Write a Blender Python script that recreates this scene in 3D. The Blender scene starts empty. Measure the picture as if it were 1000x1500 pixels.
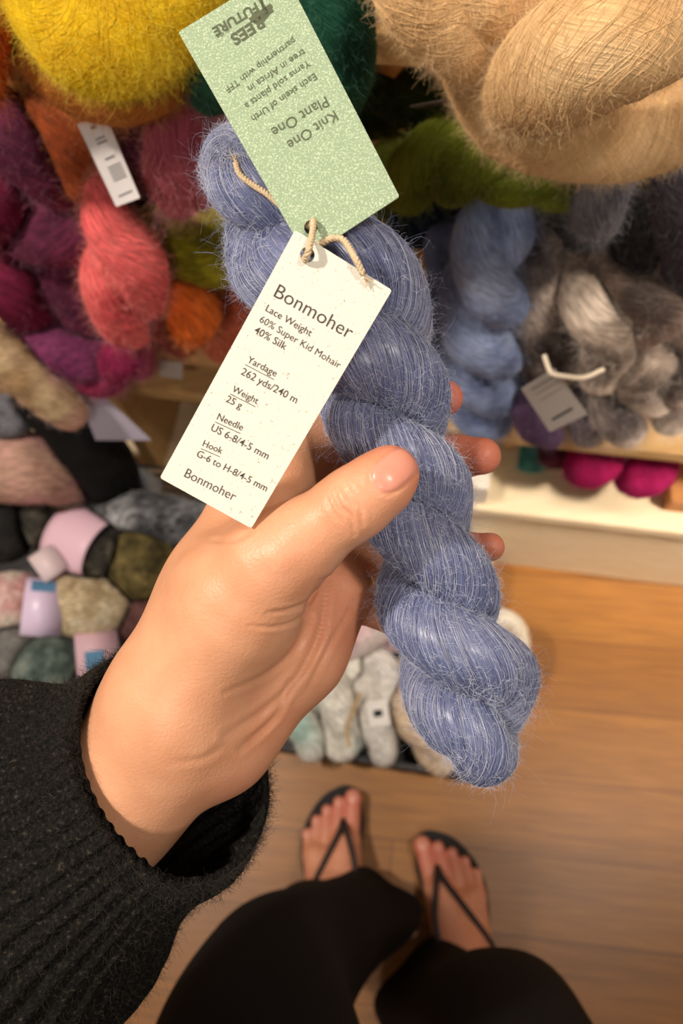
import bpy, bmesh, math, random
import numpy as np
from mathutils import Vector, Matrix
rng = np.random.default_rng(7)
random.seed(7)
S = bpy.context.scene
COL = S.collection

# ------------------------------------------------------------------ camera
F = 1155.0                       # focal length in pixels of the 1000 x 1500 frame
CAMZ = 1.30
NADIR = (575.0, 1230.0)          # where straight-down lands in the picture
dn = np.array([NADIR[0] - 500, -(NADIR[1] - 750), -F]); dn /= np.linalg.norm(dn)
Zc = -dn
Yc = np.array([0, 0, -1.0]) - np.dot([0, 0, -1.0], Zc) * Zc
Yc /= np.linalg.norm(Yc)
Xc = np.cross(Yc, Zc)
RW = np.array([Xc, Yc, Zc])      # camera space -> world
CAM = np.array([0, 0, CAMZ])
cd = bpy.data.cameras.new('camera')
cam = bpy.data.objects.new('camera', cd); COL.objects.link(cam)
M4 = Matrix.Identity(4)
for i in range(3):
    for j in range(3):
        M4[i][j] = RW[i, j]
    M4[i][3] = CAM[i]
cam.matrix_world = M4
cd.sensor_fit = 'VERTICAL'; cd.sensor_height = 36.0
cd.lens = 36.0 * F / 1500.0
cd.clip_start = 0.02; cd.clip_end = 30
cd.dof.use_dof = True
cd.dof.focus_distance = 0.288
cd.dof.aperture_fstop = cd.lens / 3.0   # a phone's few-millimetre pupil
S.camera = cam

# ------------------------------------------------------------------ world, lamps, exposure
S.view_settings.view_transform = 'Standard'
S.view_settings.look = 'None'
S.view_settings.gamma = 1.0
S.view_settings.use_curve_mapping = False
S.view_settings.exposure = 0.12
w = bpy.data.worlds.new('world'); S.world = w; w.use_nodes = True
w.node_tree.nodes['Background'].inputs[0].default_value = (1.0, 0.90, 0.82, 1)
w.node_tree.nodes['Background'].inputs[1].default_value = 0.20

def lamp(name, loc, target, size, power, color=(1, .90, .79), spread=180):
    d = bpy.data.lights.new(name, 'AREA'); d.shape = 'DISK'; d.size = size
    d.energy = power; d.color = color; d.spread = math.radians(spread)
    o = bpy.data.objects.new(name, d); COL.objects.link(o)
    o.location = loc
    o.rotation_euler = (Vector(target) - Vector(loc)).to_track_quat('-Z', 'Y').to_euler()
    return o
lamp('ceiling_lamp', (-0.95, 0.32, 2.45), (-0.05, 0.12, 0.95), 0.14, 30)
lamp('ceiling_lamp', (0.75, -0.15, 2.45), (0.15, 0.30, 0.8), 0.20, 12)
lamp('ceiling_lamp', (-0.5, -1.2, 2.45), (-0.2, 0.4, 0.6), 0.40, 10)
lamp('ceiling_lamp', (1.45, -0.7, 2.45), (0.62, 0.36, 0.30), 0.25, 2.2, spread=26)  # unseen lamp, its beam narrowed to brighten the plinth and lower shelf
S.cycles.use_denoising = True
S.cycles.max_bounces = 6

# ------------------------------------------------------------------ helpers
def P(px, py, dep):
    """world point seen at a pixel at a depth along the camera axis"""
    c = np.array([(px - 500) / F * dep, -(py - 750) / F * dep, -dep])
    return RW @ c + CAM

YAW = math.radians(-17.0)
SO = np.array([0.256, 0.394, 0.0])                 # a point on the shelf front line
SE = np.array([math.cos(YAW), math.sin(YAW), 0])   # along the shelf, to the right
SN = np.array([-math.sin(YAW), math.cos(YAW), 0])  # into the shelf
SZ = np.array([0, 0, 1.0])
def PS(px, py, t=0.0):
    """world point seen at a pixel on the vertical plane t metres behind the shelf front"""
    r = RW @ np.array([(px - 500) / F, -(py - 750) / F, -1.0])
    k = (t + SN.dot(SO - CAM)) / SN.dot(r)
    return CAM + k * r
def PZ(px, py, z):
    r = RW @ np.array([(px - 500) / F, -(py - 750) / F, -1.0])
    return CAM + (z - CAMZ) / r[2] * r
def SH(s, t, z):
    return SO + s * SE + t * SN + z * SZ
def depth(p):
    return -((np.asarray(p) - CAM) @ RW)[..., 2]
def mpp(p):
    return depth(p) / F

def tag(o, label=None, cat=None, group=None, kind=None):
    if label: o['label'] = label
    if cat: o['category'] = cat
    if group: o['group'] = group
    if kind: o['kind'] = kind
    return o
def empty(name, loc):
    o = bpy.data.objects.new(name, None); COL.objects.link(o); o.location = loc
    o.empty_display_size = 0.02
    return o
def link(name, me, mat=None, parent=None, smooth=True):
    o = bpy.data.objects.new(name, me); COL.objects.link(o)
    mats = mat if isinstance(mat, (list, tuple)) else [mat]
    for m in mats:
        if m is not None: me.materials.append(m)
    if smooth and len(me.polygons):
        me.polygons.foreach_set('use_smooth', np.ones(len(me.polygons), dtype=bool))
    if parent is not None:
        o.parent = parent
        o.matrix_parent_inverse = Matrix.Translation(parent.location).inverted()
    return o
def mesh_np(name, V, Fc):
    """V (n,3); Fc list of equal-size face arrays (m,k) or one array"""
    me = bpy.data.meshes.new(name)
    if not isinstance(Fc, list): Fc = [Fc]
    V = np.asarray(V, dtype=np.float32)
    me.vertices.add(len(V)); me.vertices.foreach_set('co', V.ravel())
    nl = sum(f.size for f in Fc); nf = sum(len(f) for f in Fc)
    me.loops.add(nl); me.polygons.add(nf)
    li = np.concatenate([f.ravel() for f in Fc]).astype(np.int32)
    tot = np.concatenate([np.full(len(f), f.shape[1], np.int32) for f in Fc])
    st = np.concatenate([[0], np.cumsum(tot)[:-1]]).astype(np.int32)
    me.loops.foreach_set('vertex_index', li)
    me.polygons.foreach_set('loop_start', st)
    try: me.polygons.foreach_set('loop_total', tot)
    except Exception: pass
    me.update(calc_edges=True); me.validate()
    return me
def set_uv(me, uv_per_loop):
    l = me.uv_layers.new(name='UVMap')
    l.data.foreach_set('uv', np.asarray(uv_per_loop, np.float32).ravel())
def set_attr(me, name, vals):
    a = me.attributes.new(name, 'FLOAT', 'POINT')
    a.data.foreach_set('value', np.asarray(vals, np.float32))
class MB:
    """collects simple solids into one mesh"""
    def __init__(self): self.bm = bmesh.new()
    def box(self, c, half, ax=None, bev=0.0):
        ax = ax if ax is not None else (np.array([1, 0, 0.]), np.array([0, 1, 0.]), np.array([0, 0, 1.]))
        vs = []
        for sx in (-1, 1):
            for sy in (-1, 1):
                for sz in (-1, 1):
                    p = np.asarray(c, float) + sx * half[0] * ax[0] + sy * half[1] * ax[1] + sz * half[2] * ax[2]
                    vs.append(self.bm.verts.new(p))
        fs = [(0, 1, 3, 2), (4, 6, 7, 5), (0, 4, 5, 1), (2, 3, 7, 6), (0, 2, 6, 4), (1, 5, 7, 3)]
        faces = [self.bm.faces.new([vs[i] for i in f]) for f in fs]
        bmesh.ops.recalc_face_normals(self.bm, faces=faces)
        if bev:
            es = list({e for f in faces for e in f.edges})
            bmesh.ops.bevel(self.bm, geom=es, offset=bev, segments=2, affect='EDGES', profile=.6)
        return self
    def sbox(self, s0, s1, t0, t1, z0, z1, bev=0.0015):
        return self.box(SH((s0 + s1) / 2, (t0 + t1) / 2, (z0 + z1) / 2),
                        (abs(s1 - s0) / 2, abs(t1 - t0) / 2, abs(z1 - z0) / 2), (SE, SN, SZ), bev)
    def build(self, name, mat, parent=None, smooth=False):
        me = bpy.data.meshes.new(name); self.bm.to_mesh(me); self.bm.free()
        return link(name, me, mat, parent, smooth)

# ------------------------------------------------------------------ materials
def newmat(name):
    m = bpy.data.materials.new(name); m.use_nodes = True
    nt = m.node_tree; b = nt.nodes['Principled BSDF']
    return m, nt, b
def N(nt, typ, **kw):
    n = nt.nodes.new(typ)
    for k, v in kw.items(): setattr(n, k, v)
    return n
def lin(c):
    """sRGB 0-255 -> linear rgba"""
    o = []
    for v in c[:3]:
        v = v / 255.0
        o.append(v / 12.92 if v <= .04045 else ((v + .055) / 1.055) ** 2.4)
    return (*o, 1.0)
def ramp(nt, stops):
    r = N(nt, 'ShaderNodeValToRGB')
    e = r.color_ramp.elements
    while len(e) < len(stops): e.new(0.5)
    for i, (p, c) in enumerate(stops):
        e[i].position = p; e[i].color = c
    return r
def plain(name, c, rough=.6, spec=.3, bump=0, bscale=200, var=.0, metal=0.0):
    m, nt, b = newmat(name)
    b.inputs['Roughness'].default_value = rough
    b.inputs['Specular IOR Level'].default_value = spec
    b.inputs['Metallic'].default_value = metal
    tc = N(nt, 'ShaderNodeTexCoord')
    no = N(nt, 'ShaderNodeTexNoise'); no.inputs['Scale'].default_value = bscale; no.inputs['Detail'].default_value = 4
    nt.links.new(tc.outputs['Object'], no.inputs['Vector'])
    c1 = np.array(lin(c)[:3])
    r = ramp(nt, [(.3, (*np.clip(c1 * (1 - var), 0, 1), 1)), (.7, (*np.clip(c1 * (1 + var), 0, 1), 1))])
    nt.links.new(no.outputs['Fac'], r.inputs['Fac']); nt.links.new(r.outputs['Color'], b.inputs['Base Color'])
    if bump:
        bu = N(nt, 'ShaderNodeBump'); bu.inputs['Strength'].default_value = bump; bu.inputs['Distance'].default_value = .001
        nt.links.new(no.outputs['Fac'], bu.inputs['Height']); nt.links.new(bu.outputs['Normal'], b.inputs['Normal'])
    return m
YARN = {}
def yarn_mat(cols, vscale=14.0, lines=230.0, rough=.85, sheen=.35, contrast=.5):
    """brushed yarn: colours blended in patches along the strand, fine thread lines running with it"""
    key = (tuple(map(tuple, cols)), vscale, lines, rough, sheen)
    if key in YARN: return YARN[key]
    m, nt, b = newmat('yarn')
    uv = N(nt, 'ShaderNodeUVMap'); uv.uv_map = 'UVMap'
    # thread lines: stretched noise + wave across the strand
    mp = N(nt, 'ShaderNodeMapping'); mp.inputs['Scale'].default_value = (lines, 55, 1)
    nt.links.new(uv.outputs['UV'], mp.inputs['Vector'])
    n1 = N(nt, 'ShaderNodeTexNoise'); n1.inputs['Scale'].default_value = 1.0; n1.inputs['Detail'].default_value = 3
    n1.inputs['Distortion'].default_value = .6
    nt.links.new(mp.outputs['Vector'], n1.inputs['Vector'])
    tc = N(nt, 'ShaderNodeTexCoord')
    n2 = N(nt, 'ShaderNodeTexNoise'); n2.inputs['Scale'].default_value = vscale; n2.inputs['Detail'].default_value = 3
    nt.links.new(tc.outputs['Object'], n2.inputs['Vector'])
    k = len(cols)
    stops = [(.36 + .28 * i / max(1, k - 1), lin(c)) for i, c in enumerate(cols)]
    r = ramp(nt, stops if k > 1 else [(0, lin(cols[0])), (1, lin(cols[0]))])
    nt.links.new(n2.outputs['Fac'], r.inputs['Fac'])
    r2 = ramp(nt, [(.34, (1 - contrast,) * 3 + (1,)), (.66, (1 + contrast * .55,) * 3 + (1,))])
    nt.links.new(n1.outputs['Fac'], r2.inputs['Fac'])
    mx = N(nt, 'ShaderNodeMix', data_type='RGBA', blend_type='MULTIPLY'); mx.inputs[0].default_value = 1
    nt.links.new(r.outputs['Color'], mx.inputs[6]); nt.links.new(r2.outputs['Color'], mx.inputs[7])
    nt.links.new(mx.outputs[2], b.inputs['Base Color'])
    b.inputs['Roughness'].default_value = rough
    b.inputs['Specular IOR Level'].default_value = .2
    b.inputs['Sheen Weight'].default_value = sheen
    b.inputs['Sheen Roughness'].default_value = .5
    b.inputs['Sheen Tint'].default_value = lin(cols[-1])
    bu = N(nt, 'ShaderNodeBump'); bu.inputs['Strength'].default_value = .7; bu.inputs['Distance'].default_value = .0012
    nt.links.new(n1.outputs['Fac'], bu.inputs['Height']); nt.links.new(bu.outputs['Normal'], b.inputs['Normal'])
    YARN[key] = m
    return m
def hair_mat(c, rough=.6, name='fuzz'):
    m, nt, b = newmat(name)
    b.inputs['Base Color'].default_value = lin(c)
    b.inputs['Roughness'].default_value = rough
    b.inputs['Specular IOR Level'].default_value = .3
    return m

# ------------------------------------------------------------------ contact: soft yarn gives way to what it touches
from mathutils.bvhtree import BVHTree
SOLIDS = []      # (lo, hi, tree)
BOXES = []       # shelf boards as (s0, s1, t0, t1, z0, z1)
def register(V, Q):
    V = np.asarray(V); SOLIDS.append((V.min(0), V.max(0), BVHTree.FromPolygons([tuple(v) for v in V.tolist()], [tuple(q) for q in np.asarray(Q).tolist()])))
SOFT = []        # centre lines and radii of every soft body
QUEUE = []       # builders, run once all of them are known
def soft(c, r):
    SOFT.append((np.asarray(c), np.asarray(r), (np.asarray(c) - np.max(r)).min(0), (np.asarray(c) + np.max(r)).max(0)))
    return len(SOFT) - 1
def field(p, c, r):
    out = np.full(len(p), 9.0)
    for a in range(0, len(p), 1500):
        out[a:a + 1500] = (np.linalg.norm(p[a:a + 1500, None] - c[None], axis=2) - r[None]).min(1)
    return out
def settle(V, C, ids, gap=.0020):
    """soft bodies share the room: each surface draws back towards its own centre line to the plane of contact with its neighbours"""
    sh = V.shape; V = V.reshape(-1, 3); C = np.broadcast_to(C, sh).reshape(-1, 3)
    lo_, hi_ = V.min(0) - .01, V.max(0) + .01
    co, ro = [], []
    for k_, (c, r, l, h) in enumerate(SOFT):
        if k_ in ids or (l > hi_).any() or (h < lo_).any(): continue
        m = ((c + r[:, None] > lo_) & (c - r[:, None] < hi_)).all(1)
        co.append(c[m]); ro.append(r[m])
    if not co or not sum(len(x) for x in co): return V.reshape(sh)
    co, ro = np.vstack(co), np.concatenate(ro)
    cs, rs_ = np.vstack([SOFT[k_][0] for k_ in ids]), np.concatenate([SOFT[k_][1] for k_ in ids])
    f = np.ones(len(V)); act = np.arange(len(V))
    for step in range(19):
        p_ = C[act] + f[act][:, None] * (V[act] - C[act])
        bad = field(p_, cs, rs_) > field(p_, co, ro) - gap
        act = act[bad]
        if not len(act): break
        f[act] -= .05
    # ease the rim of the contact
    f = f.reshape(sh[:-1])
    V = C + f.reshape(-1, 1) * (V - C)
    return V.reshape(sh)
ZONES = {'TOP': (.965, 9., -9., 9.), 'BAY': (.475, .943, -9., .62), 'LBAY': (.580, .943, -9., 9.), 'FAR': (.580, .943, -9., 9.), 'LOW': (.250, .455, -.2, .62)}
BINS = {'BIN': (-.40, -.012, -.352, -.045, .065, .010), 'BASK': (-1.15, -.43, -.375, -.015, .30, .004)}
ZONE = [None]
def press(V, gap=.0022, zone=None, solids=True):
    """keeps soft things clear of boards, bins and the hand"""
    sh = V.shape; V = V.reshape(-1, 3).copy()
    q = np.stack([(V - SO) @ SE, (V - SO) @ SN, V[:, 2]], 1)
    z_ = ZONES.get(zone)
    if z_:      # whatever sits in a bay stays between its boards and panels
        dz = np.maximum(z_[0] + gap - q[:, 2], 0) + np.maximum(q[:, 2] - z_[1] + gap, 0); ds_ = np.maximum(z_[2] + gap - q[:, 0], 0) + np.maximum(q[:, 0] - z_[3] + gap, 0)
        out = (q[:, 1] > -gap) & ((dz > 0) | (ds_ > 0)); far = np.hypot(dz, ds_) < q[:, 1] + gap
        m1 = out & far; m2 = out & ~far
        q[m1, 2] = np.clip(q[m1, 2], z_[0] + gap, z_[1] - gap); q[m1, 0] = np.clip(q[m1, 0], z_[2] + gap, z_[3] - gap)
        q[m2, 1] = -gap; q[:, 1] = np.minimum(q[:, 1], .378)
    if zone in BINS:
        b = BINS[zone]; m = q[:, 2] < b[4] + gap; e = b[5] + gap
        q[m, 0] = np.clip(q[m, 0], b[0] + e, b[1] - e); q[m, 1] = np.clip(q[m, 1], b[2] + e, b[3] - e); q[:, 2] = np.maximum(q[:, 2], .013 + gap)
    if zone:
        V = SO + q[:, :1] * SE + q[:, 1:2] * SN + np.array([0, 0, 1.]) * q[:, 2:3]
    for lo_, hi_, tree in (SOLIDS if solids else ()):
        for i in np.where(((V > lo_ - gap) & (V < hi_ + gap)).all(1))[0]:
            h = tree.find_nearest(V[i], .06)
            if h[0] is None: continue
            co, no = np.array(h[0]), np.array(h[1])
            if (V[i] - co).dot(no) < gap * .8: V[i] = co + no * gap
    return V.reshape(sh)

# ------------------------------------------------------------------ yarn geometry
def smooth_closed(p, it):
    for _ in range(it):
        p = .25 * np.roll(p, 1, 0) + .5 * p + .25 * np.roll(p, -1, 0)
    return p
def resample(p, n=None, ds=None, closed=False):
    q = np.vstack([p, p[:1]]) if closed else p
    L = np.concatenate([[0], np.cumsum(np.linalg.norm(np.diff(q[:, :3], axis=0), axis=1))])
    if n is None: n = max(8, int(L[-1] / ds))
    s = np.linspace(0, L[-1], n, endpoint=not closed)
    return np.stack([np.interp(s, L, q[:, k]) for k in range(q.shape[1])], 1), L[-1]
def spline(pts, n=200):
    """Catmull-Rom through rows of pts"""
    p = np.asarray(pts, float)
    if len(p) == 2:
        t = np.linspace(0, 1, n)[:, None]; return p[0] * (1 - t) + p[1] * t
    q = np.vstack([2 * p[0] - p[1], p, 2 * p[-1] - p[-2]])
    out = []
    m = max(4, n // (len(p) - 1))
    for i in range(len(p) - 1):
        a, b, c, d = q[i:i + 4]
        t = np.linspace(0, 1, m, endpoint=False)[:, None]
        out.append(.5 * (2 * b + (c - a) * t + (2 * a - 5 * b + 4 * c - d) * t ** 2 + (3 * b - a - 3 * c + d) * t ** 3))
    out.append(p[-1:])
    return np.vstack(out)
def frames(p, closed=True):
    T = (np.roll(p, -1, 0) - np.roll(p, 1, 0)) if closed else np.gradient(p, axis=0)
    T /= np.linalg.norm(T, axis=1, keepdims=True) + 1e-12
    n = len(p); A = np.zeros_like(p)
    v = np.cross(T[0], [.3, .5, .81]); v /= np.linalg.norm(v)
    for i in range(n):
        v = v - v.dot(T[i]) * T[i]; v /= np.linalg.norm(v) + 1e-12
        A[i] = v
    B = np.cross(T, A)
    if closed:
        v2 = v - v.dot(T[0]) * T[0]; v2 /= np.linalg.norm(v2)
        ang = math.atan2(v2.dot(B[0]), v2.dot(A[0]))
        th = -ang * np.arange(n)[:, None] / n
        A, B = np.cos(th) * A + np.sin(th) * B, -np.sin(th) * A + np.cos(th) * B
    return T, A, B
def tube_arrays(p, rad, k, closed=True, mod=None):
    n = len(p); T, A, B = frames(p, closed)
    th = np.linspace(0, 2 * np.pi, k, endpoint=False)
    R_ = np.broadcast_to(np.asarray(rad).reshape(-1, 1), (n, k)).copy()
    if mod is not None: R_ = R_ * mod
    Nn = np.cos(th)[None, :, None] * A[:, None] + np.sin(th)[None, :, None] * B[:, None]
    V = p[:, None] + R_[..., None] * Nn
    return V, Nn, T
def tube_faces(n, k, closed, base=0):
    i = np.arange(n if closed else n - 1)[:, None]; j = np.arange(k)[None, :]
    i2 = (i + 1) % n; j2 = (j + 1) % k
    f = np.stack([i * k + j, i * k + j2, i2 * k + j2, i2 * k + j], -1).reshape(-1, 4)
    uv = np.stack([np.stack([np.broadcast_to(j / k, f.shape[:1] if 0 else (len(i), k)), np.broadcast_to(i / n, (len(i), k))], -1),
                   np.stack([np.broadcast_to((j + 1) / k, (len(i), k)), np.broadcast_to(i / n, (len(i), k))], -1),
                   np.stack([np.broadcast_to((j + 1) / k, (len(i), k)), np.broadcast_to((i + 1) / n, (len(i), k))], -1),
                   np.stack([np.broadcast_to(j / k, (len(i), k)), np.broadcast_to((i + 1) / n, (len(i), k))], -1)], 2).reshape(-1, 4, 2)
    return f + base, uv
def hairs(name, roots, dirs, length, rad, mat, parent, npt=5, curl=.5, droop=.15):
    n = len(roots)
    if not n: return
    L = length * rng.uniform(.35, 1.0, n)
    w1 = rng.normal(size=(n, 3)); w2 = rng.normal(size=(n, 3))
    t = np.linspace(0, 1, npt)
    pts = roots[:, None] + L[:, None, None] * (dirs[:, None] * t[None, :, None]
          + curl * w1[:, None] * (t ** 2)[None, :, None] + curl * .7 * w2[:, None] * (np.sin(t * 3.3) * t)[None, :, None])
    pts[..., 2] -= (L * droop)[:, None] * (t ** 2)[None]
    cu = bpy.data.hair_curves.new(name)
    cu.add_curves([npt] * n)
    cu.attributes['position'].data.foreach_set('vector', pts.astype(np.float32).ravel())
    ra = cu.attributes.get('radius') or cu.attributes.new('radius', 'FLOAT', 'POINT')
    rr = np.repeat((rad * rng.uniform(.6, 1.2, n))[:, None], npt, 1) * (1 - .6 * t)[None]
    ra.data.foreach_set('value', rr.astype(np.float32).ravel())
    cu.materials.append(mat)
    o = bpy.data.objects.new(name, cu); COL.objects.link(o)
    if parent is not None:
        o.parent = parent; o.matrix_parent_inverse = Matrix.Translation(parent.location).inverted()
    o['kind'] = 'stuff'
    return o
def strand_loop(path, hw, lobe, phase0=0.0, sgn=-1, ro=.46, rs=.56, ds=.004, smooth=6, sref=0.0):
    """the closed centre line of a hank twisted on itself: two plies wound round an axis.
    path: (n,3) axis, hw: (n,) outer half width (m), lobe: length of a half turn (m)"""
    pr, L = resample(np.hstack([path, np.asarray(hw)[:, None]]), ds=ds)
    ax, h = pr[:, :3], pr[:, 3]
    T = np.gradient(ax, axis=0); T /= np.linalg.norm(T, axis=1, keepdims=True)
    V = CAM - ax; V /= np.linalg.norm(V, axis=1, keepdims=True)
    Rt = np.cross(V, T); Rt /= np.linalg.norm(Rt, axis=1, keepdims=True)
    U = np.cross(T, Rt)
    s = np.linspace(0, L, len(ax))
    ph = phase0 + sgn * np.pi * (s - sref) / lobe
    def off(p, r): return r[:, None] * (np.cos(p)[:, None] * Rt + np.sin(p)[:, None] * U)
    a = ax + off(ph, ro * h); b = ax + off(ph + np.pi, ro * h)
    aa = np.linspace(0, np.pi, 9)[1:-1][:, None]
    e1 = ax[-1] + (a[-1] - ax[-1]) * np.cos(aa) + T[-1] * ro * h[-1] * np.sin(aa)
    e0 = ax[0] + (b[0] - ax[0]) * np.cos(aa) - T[0] * ro * h[0] * np.sin(aa)
    c = np.vstack([a, e1, b[::-1], e0])
    hh = np.concatenate([h, np.full(len(aa), h[-1]), h[::-1], np.full(len(aa), h[0])])
    q, _ = resample(np.hstack([c, hh[:, None]]), ds=ds, closed=True)
    q = smooth_closed(q, smooth)
    return q[:, :3], q[:, 3] * rs
def lowfreq(n, k, amp, seed, nf=6):
    g = np.random.default_rng(seed)
    i = np.arange(n)[:, None] / n * 2 * np.pi; j = np.arange(k)[None, :] / k * 2 * np.pi
    out = np.zeros((n, k))
    for _ in range(nf):
        out += np.sin(g.integers(2, 18) * i + g.integers(0, 4) * j + g.uniform(0, 6.3)) * g.uniform(.4, 1)
    return 1 + amp * out / nf
def hank(name, label, cat, group, path, hw, lobe, mat, hmat=None, phase=0.0, sgn=-1, ro=.46, rs=.58, ds=.005,
         k=22, nh=1500, hl=.012, hr=.00009, seed=1, rough=.10, smooth=5):
    c, r = strand_loop(np.asarray(path), np.asarray(hw), lobe, phase, sgn, ro, rs, ds, smooth)
    sid = soft(c, r); zn = ZONE[0]
    def build():
        n = len(c)
        V, Nn, T = tube_arrays(c, r, k, True, lowfreq(n, k, rough, seed))
        f, uv = tube_faces(n, k, True)
        V = press(settle(V, c[:, None], [sid]), zone=zn)
        loc = c.mean(0); loc[2] = V[..., 2].min()
        me = mesh_np(name, V.reshape(-1, 3) - loc, f)
        uv = uv.reshape(-1, 2) * np.array([1, n * ds / .5]); uv[:, 0] += uv[:, 1] * .5 * .8 / (2 * np.pi * r.mean())
        set_uv(me, uv)
        o = link(name, me, mat); o.location = loc
        tag(o, label, cat, group)
        if nh and hmat:
            ii = rng.integers(0, n, nh); jj = rng.integers(0, k, nh)
            d = Nn[ii, jj] + .9 * rng.normal(size=(nh, 3)) * .6 + T[ii] * rng.normal(size=(nh, 1)) * .6
            d /= np.linalg.norm(d, axis=1, keepdims=True)
            hairs('mohair_fuzz', V[ii, jj] - .0004 * Nn[ii, jj], d, hl, hr, hmat, o)
    QUEUE.append(build)
# ------------------------------------------------------------------ surfaces from distance fields
class Field:
    def __init__(self, lo, hi, h):
        self.h = h; self.lo = np.asarray(lo, float)
        self.n = np.ceil((np.asarray(hi) - self.lo) / h).astype(int) + 1
        self.d = np.full(self.n, 0.05, np.float32)
    def like(self):
        o = Field.__new__(Field); o.h, o.lo, o.n = self.h, self.lo, self.n
        o.d = np.full(self.n, 0.05, np.float32)
        return o
    def win(self, a, b, m):
        i0 = np.maximum(0, np.floor((np.minimum(a, b) - m - self.lo) / self.h).astype(int))
        i1 = np.minimum(self.n, np.ceil((np.maximum(a, b) + m - self.lo) / self.h).astype(int) + 1)
        if np.any(i1 <= i0): return None, None
        ax = [(self.lo[k] + self.h * np.arange(i0[k], i1[k])).astype(np.float32) for k in range(3)]
        g = np.meshgrid(*ax, indexing='ij', sparse=True)
        return tuple(slice(i0[k], i1[k]) for k in range(3)), g
    @staticmethod
    def smin(x, y, k):
        hh = np.clip(.5 + .5 * (y - x) / k, 0, 1)
        return y + (x - y) * hh - k * hh * (1 - hh)
    def cone(self, a, ra, b, rb, k=.006, m=.02):
        a = np.asarray(a, float); b = np.asarray(b, float)
        sl, g = self.win(a, b, max(ra, rb) + m)
        if sl is None: return
        ab = b - a; L2 = float(ab.dot(ab)) + 1e-12
        t = np.clip(((g[0] - a[0]) * ab[0] + (g[1] - a[1]) * ab[1] + (g[2] - a[2]) * ab[2]) / L2, 0, 1)
        d = np.sqrt((g[0] - a[0] - t * ab[0]) ** 2 + (g[1] - a[1] - t * ab[1]) ** 2 + (g[2] - a[2] - t * ab[2]) ** 2) - (ra + (rb - ra) * t)
        self.d[sl] = self.smin(self.d[sl], d.astype(np.float32), k)
    def ell(self, c, ax, rad, k=.006, m=.02):
        """ellipsoid with unit axes ax (3x3 rows) and radii rad"""
        c = np.asarray(c, float); R_ = max(rad)
        sl, g = self.win(c, c, R_ + m)
        if sl is None: return
        q = [(g[0] - c[0]) * ax[i][0] + (g[1] - c[1]) * ax[i][1] + (g[2] - c[2]) * ax[i][2] for i in range(3)]
        k0 = np.sqrt(sum((q[i] / rad[i]) ** 2 for i in range(3)))
        k1 = np.sqrt(sum((q[i] / rad[i] ** 2) ** 2 for i in range(3))) + 1e-9
        d = k0 * (k0 - 1) / k1
        self.d[sl] = self.smin(self.d[sl], d.astype(np.float32), k)
    def carve(self, a, ra, b, rb, k=.003, m=.01):
        a = np.asarray(a, float); b = np.asarray(b, float)
        sl, g = self.win(a, b, max(ra, rb) + m)
        if sl is None: return
        ab = b - a; L2 = float(ab.dot(ab)) + 1e-12
        t = np.clip(((g[0] - a[0]) * ab[0] + (g[1] - a[1]) * ab[1] + (g[2] - a[2]) * ab[2]) / L2, 0, 1)
        d = np.sqrt((g[0] - a[0] - t * ab[0]) ** 2 + (g[1] - a[1] - t * ab[1]) ** 2 + (g[2] - a[2] - t * ab[2]) ** 2) - (ra + (rb - ra) * t)
        self.d[sl] = -self.smin(-self.d[sl], d.astype(np.float32), k)
    def merge(self, other, k):
        self.d = self.smin(self.d, other.d, k)
    def mesh(self):
        d = self.d; ins = d < 0
        c = np.zeros(np.array(d.shape) - 1, np.uint8)
        for i in (0, 1):
            for j in (0, 1):
                for l in (0, 1):
                    c += ins[i:d.shape[0] - 1 + i, j:d.shape[1] - 1 + j, l:d.shape[2] - 1 + l]
        act = (c > 0) & (c < 8)
        I = np.argwhere(act); nid = np.full(c.shape, -1, np.int32); nid[act] = np.arange(len(I))
        off = np.array([[i, j, l] for i in (0, 1) for j in (0, 1) for l in (0, 1)])
        val = np.stack([d[I[:, 0] + o[0], I[:, 1] + o[1], I[:, 2] + o[2]] for o in off], 1)
        acc = np.zeros((len(I), 3)); cnt = np.zeros(len(I))
        for a in range(8):
            for b in range(a + 1, 8):
                if np.abs(off[a] - off[b]).sum() != 1: continue
                va, vb = val[:, a], val[:, b]
                m = (va < 0) != (vb < 0)
                t = np.where(m, va / np.where(m, va - vb, 1), 0)
                acc += np.where(m[:, None], off[a] + t[:, None] * (off[b] - off[a]), 0); cnt += m
        V = self.lo + self.h * (I + acc / cnt[:, None])
        quads = []
        for ax in range(3):
            u, v = (ax + 1) % 3, (ax + 2) % 3
            sl0 = [slice(None)] * 3; sl1 = [slice(None)] * 3
            sl0[ax] = slice(0, -1); sl1[ax] = slice(1, None)
            A = ins[tuple(sl0)]; B = ins[tuple(sl1)]
            E = np.argwhere(A != B)
            ok = (E[:, u] > 0) & (E[:, v] > 0) & (E[:, u] < d.shape[u] - 1) & (E[:, v] < d.shape[v] - 1)
            E = E[ok]
            q = []
            for du, dv in ((1, 1), (0, 1), (0, 0), (1, 0)):
                e = E.copy(); e[:, u] -= du; e[:, v] -= dv
                q.append(nid[e[:, 0], e[:, 1], e[:, 2]])
            q = np.stack(q, 1)
            fl = ~A[E[:, 0], E[:, 1], E[:, 2]]
            q[fl] = q[fl][:, ::-1]
            quads.append(q)
        Q = np.vstack(quads)
        return V, Q[(Q >= 0).all(1)]
def vnormals(V, Q):
    n = np.zeros_like(V)
    fn = np.cross(V[Q[:, 2]] - V[Q[:, 0]], V[Q[:, 3]] - V[Q[:, 1]])
    for k in range(4): np.add.at(n, Q[:, k], fn)
    return n / (np.linalg.norm(n, axis=1, keepdims=True) + 1e-12)
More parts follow.
